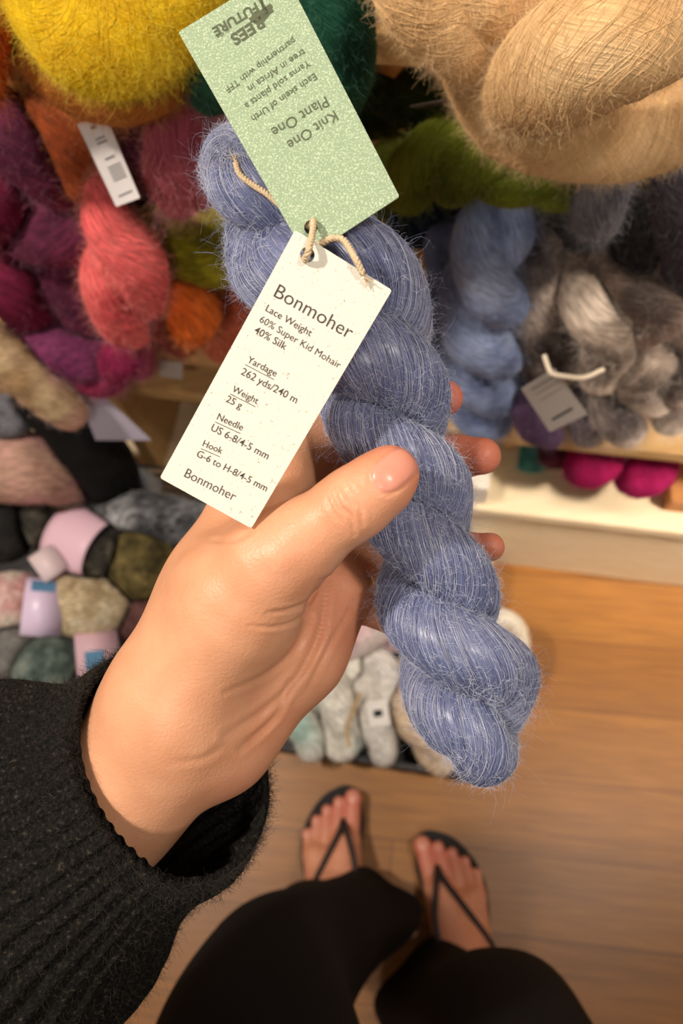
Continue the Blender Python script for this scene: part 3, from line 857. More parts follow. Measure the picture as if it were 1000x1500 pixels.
# ------------------------------------------------------------------ the held skein
def held_skein():
    rows = [(345, 232, .300, 52), (368, 272, .300, 74), (412, 330, .302, 102), (480, 408, .303, 124), (540, 505, .304, 106), (566, 600, .305, 92), (596, 700, .306, 84),
            (626, 790, .306, 84), (646, 890, .306, 88), (676, 975, .306, 98), (698, 1032, .306, 94), (704, 1066, .306, 80)]
    s = spline(np.array([[*P(*r[:3]), r[3] * r[2] / F] for r in rows]), 400)
    seg = np.linalg.norm(np.diff(s[:, :3], axis=0), axis=1); Ls = np.concatenate([[0], np.cumsum(seg)])
    tgt = P(626, 800, .306); sref = Ls[np.linalg.norm(s[:, :3] - tgt, axis=1).argmin()]
    c, r = strand_loop(s[:, :3], s[:, 3], .0376, math.pi / 2, -1, .49, .575, .0014, 12, sref)
    n = len(c)
    k = 40
    # the plies swell where they come round to the front and back and narrow where they cross over
    axp = np.array([s[np.linalg.norm(s[:, :3] - q, axis=1).argmin(), :3] for q in c]); vv = CAM - axp; vv /= np.linalg.norm(vv, axis=1, keepdims=True)
    u_ = c - axp; u_ /= np.linalg.norm(u_, axis=1, keepdims=True) + 1e-9
    fr_ = (u_ * vv).sum(1) ** 2
    r = r * (.90 + .17 * np.convolve(np.pad(fr_, 12, mode='wrap'), np.ones(25) / 25, 'valid'))
    V, Nn, T = tube_arrays(c, r, k, True, lowfreq(n, k, .10, 4))
    V = press(V, .0004)
    root = c.mean(0)
    f, uv = tube_faces(n, k, True)
    base_n = n * k
    # individual threads lying on the strand
    _, A, B = frames(c, True)
    nt_ = 210; kk = 3; TWIST = 12
    i = np.arange(n)
    Vs = [V.reshape(-1, 3)]; Fs = [f]; sh = [np.full(base_n, .25)]; tot = base_n
    g = np.random.default_rng(5)
    ph = i / n * 2 * np.pi
    surf = lowfreq(n, k, .10, 4)
    for q in range(nt_):
        th = 2 * np.pi * q / nt_ + TWIST * ph + .09 * np.sin(g.integers(3, 9) * ph + g.uniform(0, 6.3)) + .07 * np.sin(g.integers(14, 34) * ph + g.uniform(0, 6.3)) + .012 * g.normal(size=n).cumsum() * 0
        lift = 1.0 + .010 * np.sin(g.integers(10, 40) * ph + g.uniform(0, 6.3)) + g.uniform(-.01, .022)
        jj = (th / (2 * np.pi) * k) % k; j0 = jj.astype(int) % k; fr = jj - jj.astype(int)
        sf = surf[i, j0] * (1 - fr) + surf[i, (j0 + 1) % k] * fr
        p = c + (r * lift * sf)[:, None] * (np.cos(th)[:, None] * A + np.sin(th)[:, None] * B)
        tv_, _, _ = tube_arrays(p, .00019 * g.uniform(.7, 1.3), kk, True)
        Vs.append(tv_.reshape(-1, 3)); ff, _ = tube_faces(n, kk, True, tot); Fs.append(ff); tot += n * kk
        b = g.uniform(0, 1) * .34 + .30 + .2 * np.sin(g.integers(5, 30) * ph + g.uniform(0, 6.3))
        sh.append(np.repeat(b, kk))
    allv = np.vstack(Vs); allv[base_n:] = press(allv[base_n:], .0003)
    me = mesh_np('yarn_skein', allv - root, np.vstack(Fs))
    set_attr(me, 'shade', np.concatenate(sh))
    m, nt, b = newmat('periwinkle_mohair')
    at = N(nt, 'ShaderNodeAttribute'); at.attribute_name = 'shade'
    tc = N(nt, 'ShaderNodeTexCoord'); no = N(nt, 'ShaderNodeTexNoise'); no.inputs['Scale'].default_value = 28; no.inputs['Detail'].default_value = 4
    nt.links.new(tc.outputs['Object'], no.inputs['Vector'])
    ad = N(nt, 'ShaderNodeMath', operation='MULTIPLY_ADD'); ad.inputs[1].default_value = .55; ad.inputs[2].default_value = -.28
    nt.links.new(no.outputs['Fac'], ad.inputs[0])
    su = N(nt, 'ShaderNodeMath', operation='ADD'); nt.links.new(ad.outputs[0], su.inputs[0]); nt.links.new(at.outputs['Fac'], su.inputs[1])
    rr = ramp(nt, [(.05, lin((76, 83, 122))), (.45, lin((114, 121, 157))), (.95, lin((186, 187, 198)))])
    nt.links.new(su.outputs[0], rr.inputs['Fac']); nt.links.new(rr.outputs['Color'], b.inputs['Base Color'])
    b.inputs['Roughness'].default_value = .36; b.inputs['Specular IOR Level'].default_value = .75
    b.inputs['Sheen Weight'].default_value = .25; b.inputs['Sheen Tint'].default_value = lin((170, 180, 215))
    o = link('yarn_skein', me, m); o.location = root
    tag(o, 'silvery periwinkle blue twisted mohair skein held in the hand with two tags', 'yarn')
    nh = 12000
    ii = rng.integers(0, n, nh); jj = rng.integers(0, k, nh)
    spc = np.linalg.norm(V[0, 0] - V[0, 1])
    roots = V[ii, jj] + np.cross(T[ii], Nn[ii, jj]) * rng.normal(size=(nh, 1)) * spc * .6 + T[ii] * rng.normal(size=(nh, 1)) * .001 - Nn[ii, jj] * .0003
    d = Nn[ii, jj] * .6 + rng.normal(size=(nh, 3)) * .5 + T[ii] * rng.normal(size=(nh, 1)) * .5
    d /= np.linalg.norm(d, axis=1, keepdims=True)
    hm = hair_mat((168, 176, 205), .4, 'mohair_halo')
    n2 = 32000
    ii = rng.integers(0, n, n2); jj = rng.integers(0, k, n2)
    sd = np.cross(T[ii], Nn[ii, jj])
    r2 = V[ii, jj] + sd * rng.normal(size=(n2, 1)) * spc * .6 + T[ii] * rng.normal(size=(n2, 1)) * .001 + Nn[ii, jj] * .0002
    d2 = T[ii] * rng.normal(size=(n2, 1)) + sd * rng.normal(size=(n2, 1)) * .55 + Nn[ii, jj] * .12
    d2 /= np.linalg.norm(d2, axis=1, keepdims=True)
    hairs('silk_fibres', r2, d2, .0050, .000055, hair_mat((196, 200, 216), .3, 'silk'), o, 4, .25, 0)
    hairs('mohair_fuzz', roots, d, .0066, .000030, hm, o, 7, .8, .1)
    return o
held = held_skein()

# ------------------------------------------------------------------ tags with their writing
def paper_mat(name, c, fleck, fl2=None, fs=900, amt=.12, rough=.75):
    m, nt, b = newmat(name)
    tc = N(nt, 'ShaderNodeTexCoord')
    a = N(nt, 'ShaderNodeTexNoise'); a.inputs['Scale'].default_value = fs; a.inputs['Detail'].default_value = 2; a.inputs['Roughness'].default_value = .6
    nt.links.new(tc.outputs['Object'], a.inputs['Vector'])
    r = ramp(nt, [(.5 + amt, lin(c)), (.5 + amt + .06, lin(fleck))]); nt.links.new(a.outputs['Fac'], r.inputs['Fac'])
    col = r.outputs['Color']
    if fl2:
        v = N(nt, 'ShaderNodeTexNoise'); v.inputs['Scale'].default_value = fs * .62; v.inputs['Detail'].default_value = 1; v.inputs['Distortion'].default_value = 1.5
        nt.links.new(tc.outputs['Object'], v.inputs['Vector'])
        r2 = ramp(nt, [(.27, (1, 1, 1, 1)), (.31, (0, 0, 0, 1))]); nt.links.new(v.outputs['Fac'], r2.inputs['Fac'])
        mx = N(nt, 'ShaderNodeMix', data_type='RGBA'); mx.inputs[7].default_value = lin(fl2)
        nt.links.new(r2.outputs['Color'], mx.inputs[0]); nt.links.new(col, mx.inputs[6]); col = mx.outputs[2]
    nt.links.new(col, b.inputs['Base Color']); b.inputs['Roughness'].default_value = rough; b.inputs['Specular IOR Level'].default_value = .25
    return m
INK = plain('ink', (78, 70, 66), .8, .1)
GINK = plain('green_ink', (92, 98, 76), .8, .1)
GREYINK = plain('grey_ink', (120, 116, 120), .8, .1)
DARKINK = plain('dark_ink', (52, 50, 56), .8, .1)

class Card:
    """a flat card with 3-D corners tl, tr, br, bl; (u,v) in 0..1 from the top left"""
    def __init__(self, c):
        self.c = [np.asarray(x, float) for x in c]
        a, b, c_, d = self.c                      # keep the card flat: third corner slides along its sight line
        n = np.cross(d - a, b - a); r = c_ - CAM
        self.c[2] = CAM + r * (n.dot(a - CAM) / n.dot(r))
    def at(self, u, v, up=0.0):
        a, b, c, d = self.c
        u = np.asarray(u)[..., None]; v = np.asarray(v)[..., None]
        p = (1 - u) * (1 - v) * a + u * (1 - v) * b + u * v * c + (1 - u) * v * d
        return p + up * self.n
    @property
    def n(self):
        a, b, c, d = self.c
        n = np.cross(d - a, b - a); n /= np.linalg.norm(n)
        return n if n.dot(CAM - a) > 0 else -n
    def W(self): return .5 * (np.linalg.norm(self.c[1] - self.c[0]) + np.linalg.norm(self.c[2] - self.c[3]))
    def H(self): return .5 * (np.linalg.norm(self.c[3] - self.c[0]) + np.linalg.norm(self.c[2] - self.c[1]))
    def inv(self, px, py):
        """card (u,v) whose image is this pixel"""
        uv = np.array([.5, .5])
        for _ in range(25):
            def f(q):
                c = RW.T @ (self.at(q[0], q[1]) - CAM); return np.array([500 + F * c[0] / -c[2] - px, 750 - F * c[1] / -c[2] - py])
            e = f(uv); J = np.stack([(f(uv + [1e-4, 0]) - e) / 1e-4, (f(uv + [0, 1e-4]) - e) / 1e-4], 1)
            uv = uv - np.linalg.solve(J, e)
        return uv
    def build(self, name, mat, thick=.0005, hole=None, hr=.0022, bend=0.0, nseg=1, parent=None):
        bm = bmesh.new(); W_, H_ = self.W(), self.H()
        th = np.linspace(0, 2 * np.pi, 24, endpoint=False)
        rc_ = .0008
        outer = []
        for (cu, cv, a0) in ((rc_ / W_, rc_ / H_, np.pi), (1 - rc_ / W_, rc_ / H_, 1.5 * np.pi), (1 - rc_ / W_, 1 - rc_ / H_, 0), (rc_ / W_, 1 - rc_ / H_, .5 * np.pi)):
            for a in np.linspace(a0, a0 + np.pi / 2, 4): outer.append((cu + rc_ / W_ * np.cos(a), cv + rc_ / H_ * np.sin(a)))
        loops = [outer]
        if hole is not None: loops.append([(hole[0] + hr / W_ * np.cos(a), hole[1] + hr / H_ * np.sin(a)) for a in th])
        tops = []; bots = []
        for lp in loops:
            t_ = [bm.verts.new(self.at(*q, 0)) for q in lp]; b_ = [bm.verts.new(self.at(*q, -thick)) for q in lp]
            tops.append(t_); bots.append(b_)
        for vs in (tops, bots):
            es = []
            for lp in vs:
                for i in range(len(lp)): es.append(bm.edges.new((lp[i], lp[(i + 1) % len(lp)])))
            bmesh.ops.triangle_fill(bm, use_beauty=True, edges=es)
        for t_, b_ in zip(tops, bots):
            for i in range(len(t_)):
                j = (i + 1) % len(t_); bm.faces.new((t_[i], t_[j], b_[j], b_[i]))
        bmesh.ops.recalc_face_normals(bm, faces=bm.faces[:])
        o_ = self.at(.5, .5)
        bmesh.ops.translate(bm, verts=bm.verts, vec=-Vector(o_))
        me = bpy.data.meshes.new(name); bm.to_mesh(me); bm.free()
        o = link(name, me, mat, parent, False); o.location = o_
        return o
    def text(self, s, p0, p1, off=-.012, sp=1.0, hscale=1.0):
        """flat lettering arrays from pixel baseline start p0 to end p1"""
        cu = bpy.data.curves.new('lettering', 'FONT'); cu.body = s; cu.size = 1; cu.offset = off; cu.space_character = sp
        cu.resolution_u = 3; cu.fill_mode = 'FRONT'
        ob = bpy.data.objects.new('lettering', cu); COL.objects.link(ob)
        dg = bpy.context.evaluated_depsgraph_get(); ev = ob.evaluated_get(dg); me = ev.to_mesh()
        co = np.zeros(len(me.vertices) * 3, np.float32); me.vertices.foreach_get('co', co); co = co.reshape(-1, 3)
        fs = [list(p.vertices) for p in me.polygons]
        ev.to_mesh_clear(); bpy.data.objects.remove(ob); bpy.data.curves.remove(cu)
        x0, x1 = co[:, 0].min(), co[:, 0].max()
        a, b = self.inv(*p0), self.inv(*p1)
        W_, H_ = self.W(), self.H()
        d = (b - a) * np.array([W_, H_]); Lm = np.linalg.norm(d); sc = Lm / (x1 - x0)
        dx = d / Lm; dy = np.array([dx[1], -dx[0]])     # text up in card metres (v grows down)
        q = a * np.array([W_, H_]) + ((co[:, :1] - x0) * sc) * dx + (co[:, 1:2] * sc * hscale) * dy
        uv = q / np.array([W_, H_])
        return self.at(uv[:, 0], uv[:, 1], .00018), fs, (a, b, sc, dx, dy)
    def bar(self, p0, p1, wd):
        """a thin printed line from pixel to pixel, wd metres wide"""
        a, b = self.inv(*p0), self.inv(*p1); S_ = np.array([self.W(), self.H()])
        d = (b - a) * S_; d /= np.linalg.norm(d); nrm = np.array([d[1], -d[0]]) * wd / 2
        q = np.array([a * S_ + nrm, b * S_ + nrm, b * S_ - nrm, a * S_ - nrm]) / S_
        return self.at(q[:, 0], q[:, 1], .00018), [[0, 1, 2, 3]], None
    def print(self, items, mat, parent, name='lettering'):
        V, Fc, n = [], [], 0
        for v, f, _ in items:
            V.append(v); Fc += [[i + n for i in q] for q in f]; n += len(v)
        me = bpy.data.meshes.new(name); me.from_pydata([tuple(x) for x in np.vstack(V)], [], Fc)
        return link(name, me, mat, parent, False)

cream = Card([P(432, 337, .2590), P(574, 425, .2590), P(368, 774, .2530), P(234, 700, .2620)])
CREAM = paper_mat('cream_card', (216, 212, 198), (204, 198, 180), (168, 154, 134), 1500, .12)
hole_c = cream.inv(450, 373)
tag_c = cream.build('swing_tag', CREAM, .0006, hole_c, .0024)
tag(tag_c, 'cream flecked paper tag reading Bonmoher with yarn details, tied to the blue skein', 'tag')
L = [("Bonmoher", (400, 434), (511, 497)), ("Lace Weight", (388, 455), (454, 493)), ("60% Super Kid Mohair", (379, 471), (496, 540)), ("40% Silk", (371, 487), (417, 513)),
     ("Yardage", (361, 530), (403, 552)), ("262 yds/240 m", (352, 548), (433, 591)), ("Weight", (339, 573), (376, 592)), ("25 g", (330, 588), (352, 599)),
     ("Needle", (317, 614), (354, 631)), ("US 6-8/4-5 mm", (308, 630), (391, 673)), ("Hook", (296, 653), (324, 665)), ("G-6 to H-8/4-5 mm", (287, 668), (389, 720)), ("Bonmoher", (269, 698), (342, 734))]
items = []
for s_, a_, b_ in L:
    items.append(cream.text(s_, a_, b_, -.004 if s_ == 'Bonmoher' else (-.002 if 'Kid' in s_ else .002)))
    if s_ in ('Yardage', 'Weight', 'Needle', 'Hook'):
        items.append(cream.bar((a_[0] - 2, a_[1] + 4), (b_[0] - 2, b_[1] + 4), .00022))
cream.print(items, INK, tag_c)

green = Card([P(261, 47, .2690), P(413, -47, .2660), P(585, 288, .2640), P(449, 377, .2635)])
GREEN = paper_mat('sage_card', (144, 162, 131), (182, 195, 165), None, 1700, .03)
tag_g = green.build('swing_tag', GREEN, .0006, green.inv(455, 333), .0024)
tag(tag_g, 'sage green speckled paper tag with upside-down tree planting text, behind the cream tag', 'tag')
G = [("Knit One", (489, 162), (419, 208)), ("Plant One", (476, 141), (396, 189)), ("Each skein of Urth", (460, 107), (367, 171)), ("Yarns sold plants a", (451, 88), (357, 153)),
     ("tree in Africa in", (444, 71), (362, 127)), ("partnership with TFF", (429, 55), (329, 129))]
gi = [green.text(s_, a_, b_, .002) for s_, a_, b_ in G]
gi.append(green.text("FUTURE", (374, 4), (310, 42), .03)); gi.append(green.text("REES", (381, 24), (336, 53), .03))
gi.append(green.text("in the", (334, 42), (317, 53), .0))
# the tall tree that stands for the T: trunk, bough and leafy top
for a_, b_, w_ in (((374, -12), (392, 20), .0010), ((380, -14), (386, 16), .0006), ((398, 8), (366, 30), .0016), ((400, 15), (372, 33), .0012), ((392, 20), (384, 30), .0016), ((388, -20), (364, -5), .0012)):
    gi.append(green.bar(a_, b_, w_))
green.print(gi, GINK, tag_g)

# ------------------------------------------------------------------ twine
def twine():
    TW = plain('twine', (206, 184, 150), .85, .2, .5, 1500, .25)
    Vs, Fs, n0 = [], [], 0
    def ply(pts, r=.00062, rs=.00058, pitch=.0042, fray=()):
        nonlocal n0
        c, Lc = resample(spline(np.array([P(*q) for q in pts]), 200), ds=.0004)
        n = len(c); T, A, B = frames(c, False); s = np.linspace(0, Lc, n)
        for q in range(3):
            ph = 2 * np.pi * (s / pitch + q / 3)
            p = c + rs * (np.cos(ph)[:, None] * A + np.sin(ph)[:, None] * B)
            V, _, _ = tube_arrays(p, r, 7, False); f, _ = tube_faces(n, 7, False, n0); Vs.append(V.reshape(-1, 3)); Fs.append(f); n0 += n * 7
        g = np.random.default_rng(2)
        for e in fray:
            base = c[-1] if e else c[0]; d = (c[-1] - c[-6] if e else c[0] - c[5]); d /= np.linalg.norm(d)
            for q in range(11):
                w_ = g.normal(size=3); L_ = g.uniform(.002, .0048); t = np.linspace(-.15, 1, 12)[:, None]
                p = base + L_ * (t * d + .3 * w_ * t ** 2); V, _, _ = tube_arrays(p, .00016, 5, False); f, _ = tube_faces(12, 5, False, n0)
                Vs.append(V.reshape(-1, 3)); Fs.append(f); n0 += 60
    # visible runs of the one string: off the skein, through both holes, out to the knot end
    ply([(345, 238, .2800), (352, 256, .2765), (372, 272, .2740), (392, 285, .2715), (430, 318, .2680), (453, 331, .2665), (459, 324, .2610), (457, 345, .2570), (452, 366, .2540), (447, 380, .2575), (450, 372, .2622), (478, 352, .2620), (500, 350, .2612), (513, 366, .2585), (521, 380, .2560), (532, 402, .2565)], fray=(0, 1))
    c0 = P(450, 350, .27)
    me = mesh_np('twine_cord', np.vstack(Vs) - c0, np.vstack(Fs))
    o = link('twine_cord', me, TW); o.location = c0
    tag(o, 'short beige twine cord with frayed ends threaded through both paper tags', 'string')
twine()
# ------------------------------------------------------------------ setting: floor, shelf wall
def floor_mat():
    m, nt, b = newmat('oak_floor')
    tc = N(nt, 'ShaderNodeTexCoord')
    mp = N(nt, 'ShaderNodeMapping'); mp.inputs['Rotation'].default_value = (0, 0, math.radians(14))
    nt.links.new(tc.outputs['Object'], mp.inputs['Vector'])
    br = N(nt, 'ShaderNodeTexBrick'); br.offset = .43; br.inputs['Scale'].default_value = 1.0
    br.inputs['Brick Width'].default_value = .9; br.inputs['Row Height'].default_value = .11
    br.inputs['Mortar Size'].default_value = .0011; br.inputs['Bias'].default_value = 0
    br.inputs['Color1'].default_value = lin((160, 107, 47)); br.inputs['Color2'].default_value = lin((144, 93, 37)); br.inputs['Mortar'].default_value = lin((112, 71, 29))
    nt.links.new(mp.outputs['Vector'], br.inputs['Vector'])
    m2 = N(nt, 'ShaderNodeMapping'); m2.inputs['Scale'].default_value = (5, 90, 1); nt.links.new(mp.outputs['Vector'], m2.inputs['Vector'])
    no = N(nt, 'ShaderNodeTexNoise'); no.inputs['Scale'].default_value = 1.4; no.inputs['Detail'].default_value = 6; no.inputs['Distortion'].default_value = 1.2
    nt.links.new(m2.outputs['Vector'], no.inputs['Vector'])
    r = ramp(nt, [(.3, (.72, .70, .66, 1)), (.7, (1.12, 1.1, 1.06, 1))]); nt.links.new(no.outputs['Fac'], r.inputs['Fac'])
    mx = N(nt, 'ShaderNodeMix', data_type='RGBA', blend_type='MULTIPLY'); mx.inputs[0].default_value = 1
    nt.links.new(br.outputs['Color'], mx.inputs[6]); nt.links.new(r.outputs['Color'], mx.inputs[7]); nt.links.new(mx.outputs[2], b.inputs['Base Color'])
    b.inputs['Roughness'].default_value = .38; b.inputs['Specular IOR Level'].default_value = .4
    return m
def wood_mat(name, c1, c2, rough=.5, rot=YAW):
    m, nt, b = newmat(name)
    tc = N(nt, 'ShaderNodeTexCoord'); mp = N(nt, 'ShaderNodeMapping')
    mp.inputs['Rotation'].default_value = (0, 0, -rot); mp.inputs['Scale'].default_value = (4, 60, 60)
    nt.links.new(tc.outputs['Object'], mp.inputs['Vector'])
    no = N(nt, 'ShaderNodeTexNoise'); no.inputs['Scale'].default_value = 1; no.inputs['Detail'].default_value = 5; no.inputs['Distortion'].default_value = .8
    nt.links.new(mp.outputs['Vector'], no.inputs['Vector'])
    r = ramp(nt, [(.3, lin(c1)), (.7, lin(c2))]); nt.links.new(no.outputs['Fac'], r.inputs['Fac']); nt.links.new(r.outputs['Color'], b.inputs['Base Color'])
    b.inputs['Roughness'].default_value = rough; b.inputs['Specular IOR Level'].default_value = .3
    return m
FLOOR = floor_mat()
WOOD = wood_mat('birch_shelf', (196, 152, 96), (216, 176, 120))
PALE = wood_mat('pale_board', (228, 204, 164), (240, 220, 184))
MB().box((0, 0, -.02), (3.6, 3.6, .02)).build('floor', FLOOR)['kind'] = 'structure'
MB().sbox(-2.2, 2.0, .40, .44, 0, 2.5).build('wall_back', plain('wall_paint', (196, 186, 172), .8))['kind'] = 'structure'
MB().sbox(-2.24, -2.2, -2.2, .40, 0, 2.5).build('wall_left', plain('wall_paint', (196, 186, 172), .8))['kind'] = 'structure'
def sw_(px, py, t=0):
    q = PS(px, py, t) - SO; return q.dot(SE)
S_DIV = -.215; S_LEFT = -.535; S_POST = sw_(741, 668, .10); ZONES['LOW'] = (.250, .455, S_POST + .010, .62)
shelf = empty('shelf_unit', SH(0, .2, 0))
tag(shelf, 'pale birch shelving unit holding the mohair skeins above the wooden floor', 'shelf')
def board(name, *a, mat=None):
    BOXES.append(a)
    return MB().sbox(*a).build(name, mat or WOOD, shelf)
board('shelf_board', -1.5, 1.1, 0, .38, .943, .965)
board('shelf_board', S_DIV, 1.1, 0, .38, .455, .475)
board('shelf_board', S_LEFT, S_DIV - .02, 0, .38, .560, .580)
board('shelf_board', S_LEFT, S_DIV - .02, .004, .38, .468, .487)
board('shelf_board', -1.5, S_LEFT - .02, 0, .38, .560, .580)
board('shelf_board', -1.5, 1.1, 0, .38, .228, .250, mat=PALE)
board('side_panel', S_DIV - .02, S_DIV, .13, .38, .487, .943); board('side_panel', S_DIV - .02, S_DIV, .002, .38, .250, .455)
board('side_panel', S_LEFT - .02, S_LEFT, .10, .38, .580, .943); board('side_panel', S_LEFT - .02, S_LEFT, .002, .38, .250, .560)
board('side_panel', S_POST - .010, S_POST + .010, .10, .38, .250, .455)
board('side_panel', .62, .64, .002, .38, .250, .943)
board('plinth', -1.5, 1.1, .012, .03, 0, .228, mat=PALE)
board('back_panel', -1.5, 1.1, .38, .395, 0, 1.5, mat=wood_mat('back_board', (150, 112, 68), (172, 132, 84)))

# ------------------------------------------------------------------ skeins on the shelves
def lighter(c, k=.35): return tuple(int(v + (255 - v) * k) for v in c)
def tube_skein(name, label, cat, group, plies, cols, nh=2500, hl=.013, hr=.0001, seed=1, rough=.09, k=24, at='PS', fz=None, lines=150, ds=.005, contrast=.5, threads=0, tr=.0004, wind=.7):
    """a skein whose visible folds are given one by one: rows (px, py, t or z or depth, radius in px)"""
    fn = {'PS': PS, 'PZ': PZ, 'P': P}[at]
    cl = []
    for q, rows in enumerate(plies):
        pts = []
        for r in rows:
            p = fn(r[0], r[1], r[2]); pts.append([*p, r[3] * mpp(p)])
        c, _ = resample(spline(np.array(pts), 160), ds=ds)
        # rounded ends
        e = np.linspace(np.pi / 2, .12, 5)[1:]
        d0 = c[0, :3] - c[1, :3]; d0 /= np.linalg.norm(d0); d1 = c[-1, :3] - c[-2, :3]; d1 /= np.linalg.norm(d1)
        h0 = np.array([[*(c[0, :3] + d0 * c[0, 3] * math.cos(a) * .8), c[0, 3] * math.sin(a)] for a in e])[::-1]
        h1 = np.array([[*(c[-1, :3] + d1 * c[-1, 3] * math.cos(a) * .8), c[-1, 3] * math.sin(a)] for a in e])
        c = np.vstack([h0, c, h1])
        cl.append(c)
    ids = [soft(c[:, :3], c[:, 3]) for c in cl]; zn = ZONE[0]
    def build():
        Vs, Fs, UVs, n0 = [], [], [], 0
        R0, D0, T0 = [], [], []; SOL, TV, TF, TU = [], [], [], []
        for q, c in enumerate(cl):
            n = len(c)
            V, Nn, T = tube_arrays(c[:, :3], c[:, 3], k, False, lowfreq(n, k, rough, seed + q))
            f, uv = tube_faces(n, k, False, n0)
            V = press(settle(V, c[:, None, :3], ids), zone=zn)
            Vs.append(V.reshape(-1, 3)); Fs.append(f); n0 += n * k
            g = np.random.default_rng(seed + 77 + q); x = np.linspace(0, 1, n)
            for a in range(threads):         # loose threads wound over the fold
                tj = (k * (a / threads) + k / 6.28 * np.cumsum(wind * ds / c[:, 3]) + k * (.03 * np.sin(g.integers(1, 5) * 6.28 * x + g.uniform(0, 6.3)) + .012 * np.sin(g.integers(6, 16) * 6.28 * x + g.uniform(0, 6.3)))) % k
                j0 = tj.astype(int) % k; fr = (tj - tj.astype(int))[:, None]
                pth = V[np.arange(n), j0] * (1 - fr) + V[np.arange(n), (j0 + 1) % k] * fr + Nn[np.arange(n), j0] * (tr * g.uniform(-.2, 1.6) * (1 + np.sin(g.integers(3, 20) * 6.28 * x + g.uniform(0, 6.3)))[:, None])
                tv, _, _ = tube_arrays(pth, tr * g.uniform(.7, 1.2), 4, False); tf2, tu = tube_faces(n, 4, False, n0)
                TV.append(tv.reshape(-1, 3)); TF.append((tf2 - n0)); TU.append(tu.reshape(-1, 2) * 0 + g.uniform(0, 1, 2))
            uv = uv.reshape(-1, 2) * np.array([1, n * ds / .5]); uv[:, 0] += uv[:, 1] * .5 * wind / (2 * np.pi * np.median(c[:, 3])); UVs.append(uv)
            R0.append(V.reshape(-1, 3)); D0.append(Nn.reshape(-1, 3)); T0.append(np.repeat(T, k, 0))
        for tv, tf2, tu in zip(TV, TF, TU): Vs.append(tv); Fs.append(tf2 + n0); UVs.append(tu); n0 += len(tv)
        V = np.vstack(Vs); loc = V.mean(0); loc[2] = V[:, 2].min()
        me = mesh_np(name, V - loc, np.vstack(Fs)); set_uv(me, np.vstack(UVs))
        o = link(name, me, yarn_mat(cols, 16, lines, contrast=contrast)); o.location = loc
        tag(o, label, cat, group)
        if nh:
            R_, D_, T_ = np.vstack(R0), np.vstack(D0), np.vstack(T0)
            ii = rng.integers(0, len(R_), nh); sp = np.linalg.norm(V[0] - V[1])
            roots = R_[ii] + T_[ii] * rng.normal(size=(nh, 1)) * ds * .5 + np.cross(T_[ii], D_[ii]) * rng.normal(size=(nh, 1)) * sp * .5 - D_[ii] * .001
            d = D_[ii] * .6 + rng.normal(size=(nh, 3)) * .55 + T_[ii] * rng.normal(size=(nh, 1)) * .5
            d /= np.linalg.norm(d, axis=1, keepdims=True)
            hairs('mohair_fuzz', roots, d, hl, hr, hair_mat(fz or lighter(cols[-1], .25), .6), o, 5, .55, .1)
    QUEUE.append(build)
def twist_skein(name, label, cat, group, rows, lobe_px, cols, phase=0.0, sgn=-1, nh=1500, hl=.012, at='PS', seed=1, fz=None, hr=.0001, rough=.1, ro=.46, rs=.58, lines=120, contrast=.5):
    fn = {'PS': PS, 'PZ': PZ, 'P': P}[at]
    pts = []
    for r in rows:
        p = fn(r[0], r[1], r[2]); pts.append([*p, r[3] * mpp(p)])
    s = spline(np.array(pts), 160); mid = s[len(s) // 2]
    return hank(name, label, cat, group, s[:, :3], s[:, 3], lobe_px * mpp(mid[:3]), yarn_mat(cols, 16, lines, contrast=contrast), hair_mat(fz or lighter(cols[-1], .25), .6) if nh else None,
                phase, sgn, ro, rs, .005, 22, nh, hl, hr, seed, rough)
TOP = 'mohair skeins on the top shelf'; BAY = 'mohair skeins in the right shelf bay'; LBAY = 'mohair skeins in the left shelf bay'
Y = 'yarn_skein'
ZONE[0] = 'TOP'
tube_skein(Y, 'large fluffy tan skein hanging over the top shelf edge, upper right', 'yarn', TOP,
           [[(570, -90, -.07, 50), (610, -10, -.075, 60), (665, 40, -.07, 62), (735, 90, -.055, 50)], [(650, -80, -.06, 60), (730, -10, -.065, 66), (800, 20, -.045, 50)],
            [(745, 150, -.07, 44), (800, 112, -.10, 80), (885, 62, -.115, 92), (985, 20, -.105, 84), (1080, -40, -.09, 70)],
            [(690, 95, -.045, 48), (745, 172, -.055, 56), (830, 204, -.065, 56), (930, 206, -.065, 54), (1010, 170, -.06, 54), (1090, 90, -.05, 54)]],
           [(194, 152, 102), (218, 178, 126), (228, 192, 142)], 42000, .0070, .00005, 3, .05, 44, fz=(240, 206, 156), lines=110, threads=200, tr=.00018, contrast=.25, wind=-1.5, ds=.003)
tube_skein(Y, 'bright yellow fluffy skein on the top shelf, upper left corner', 'yarn', TOP,
           [[(50, -90, -.06, 72), (85, 10, -.075, 72), (150, 48, -.08, 90), (240, -10, -.07, 92), (300, -120, -.06, 80)]],
           [(196, 150, 6), (226, 186, 16), (238, 204, 40)], 30000, .0070, .00005, 5, .06, 44, fz=(246, 222, 70), lines=110, threads=150, tr=.00017, contrast=.25, wind=-1.2, ds=.003)
tube_skein(Y, 'rusty orange-brown fluffy skein tucked under the bright yellow skein', 'yarn', TOP,
           [[(50, 20, -.03, 58), (105, 92, -.045, 66), (180, 112, -.045, 66), (245, 70, -.04, 66), (300, -20, -.03, 60)]],
           [(146, 78, 22), (178, 104, 40), (190, 120, 52)], 11000, .008, .00006, 6, .05, 32, fz=(206, 140, 76))
tube_skein(Y, 'vivid orange fluffy skein at the far left of the top shelf', 'yarn', TOP,
           [[(-60, -80, -.05, 52), (-32, 20, -.06, 52), (-48, 140, -.05, 46)]], [(208, 88, 16), (226, 112, 30)], 2500, .012, .00009, 7, fz=(240, 150, 70))
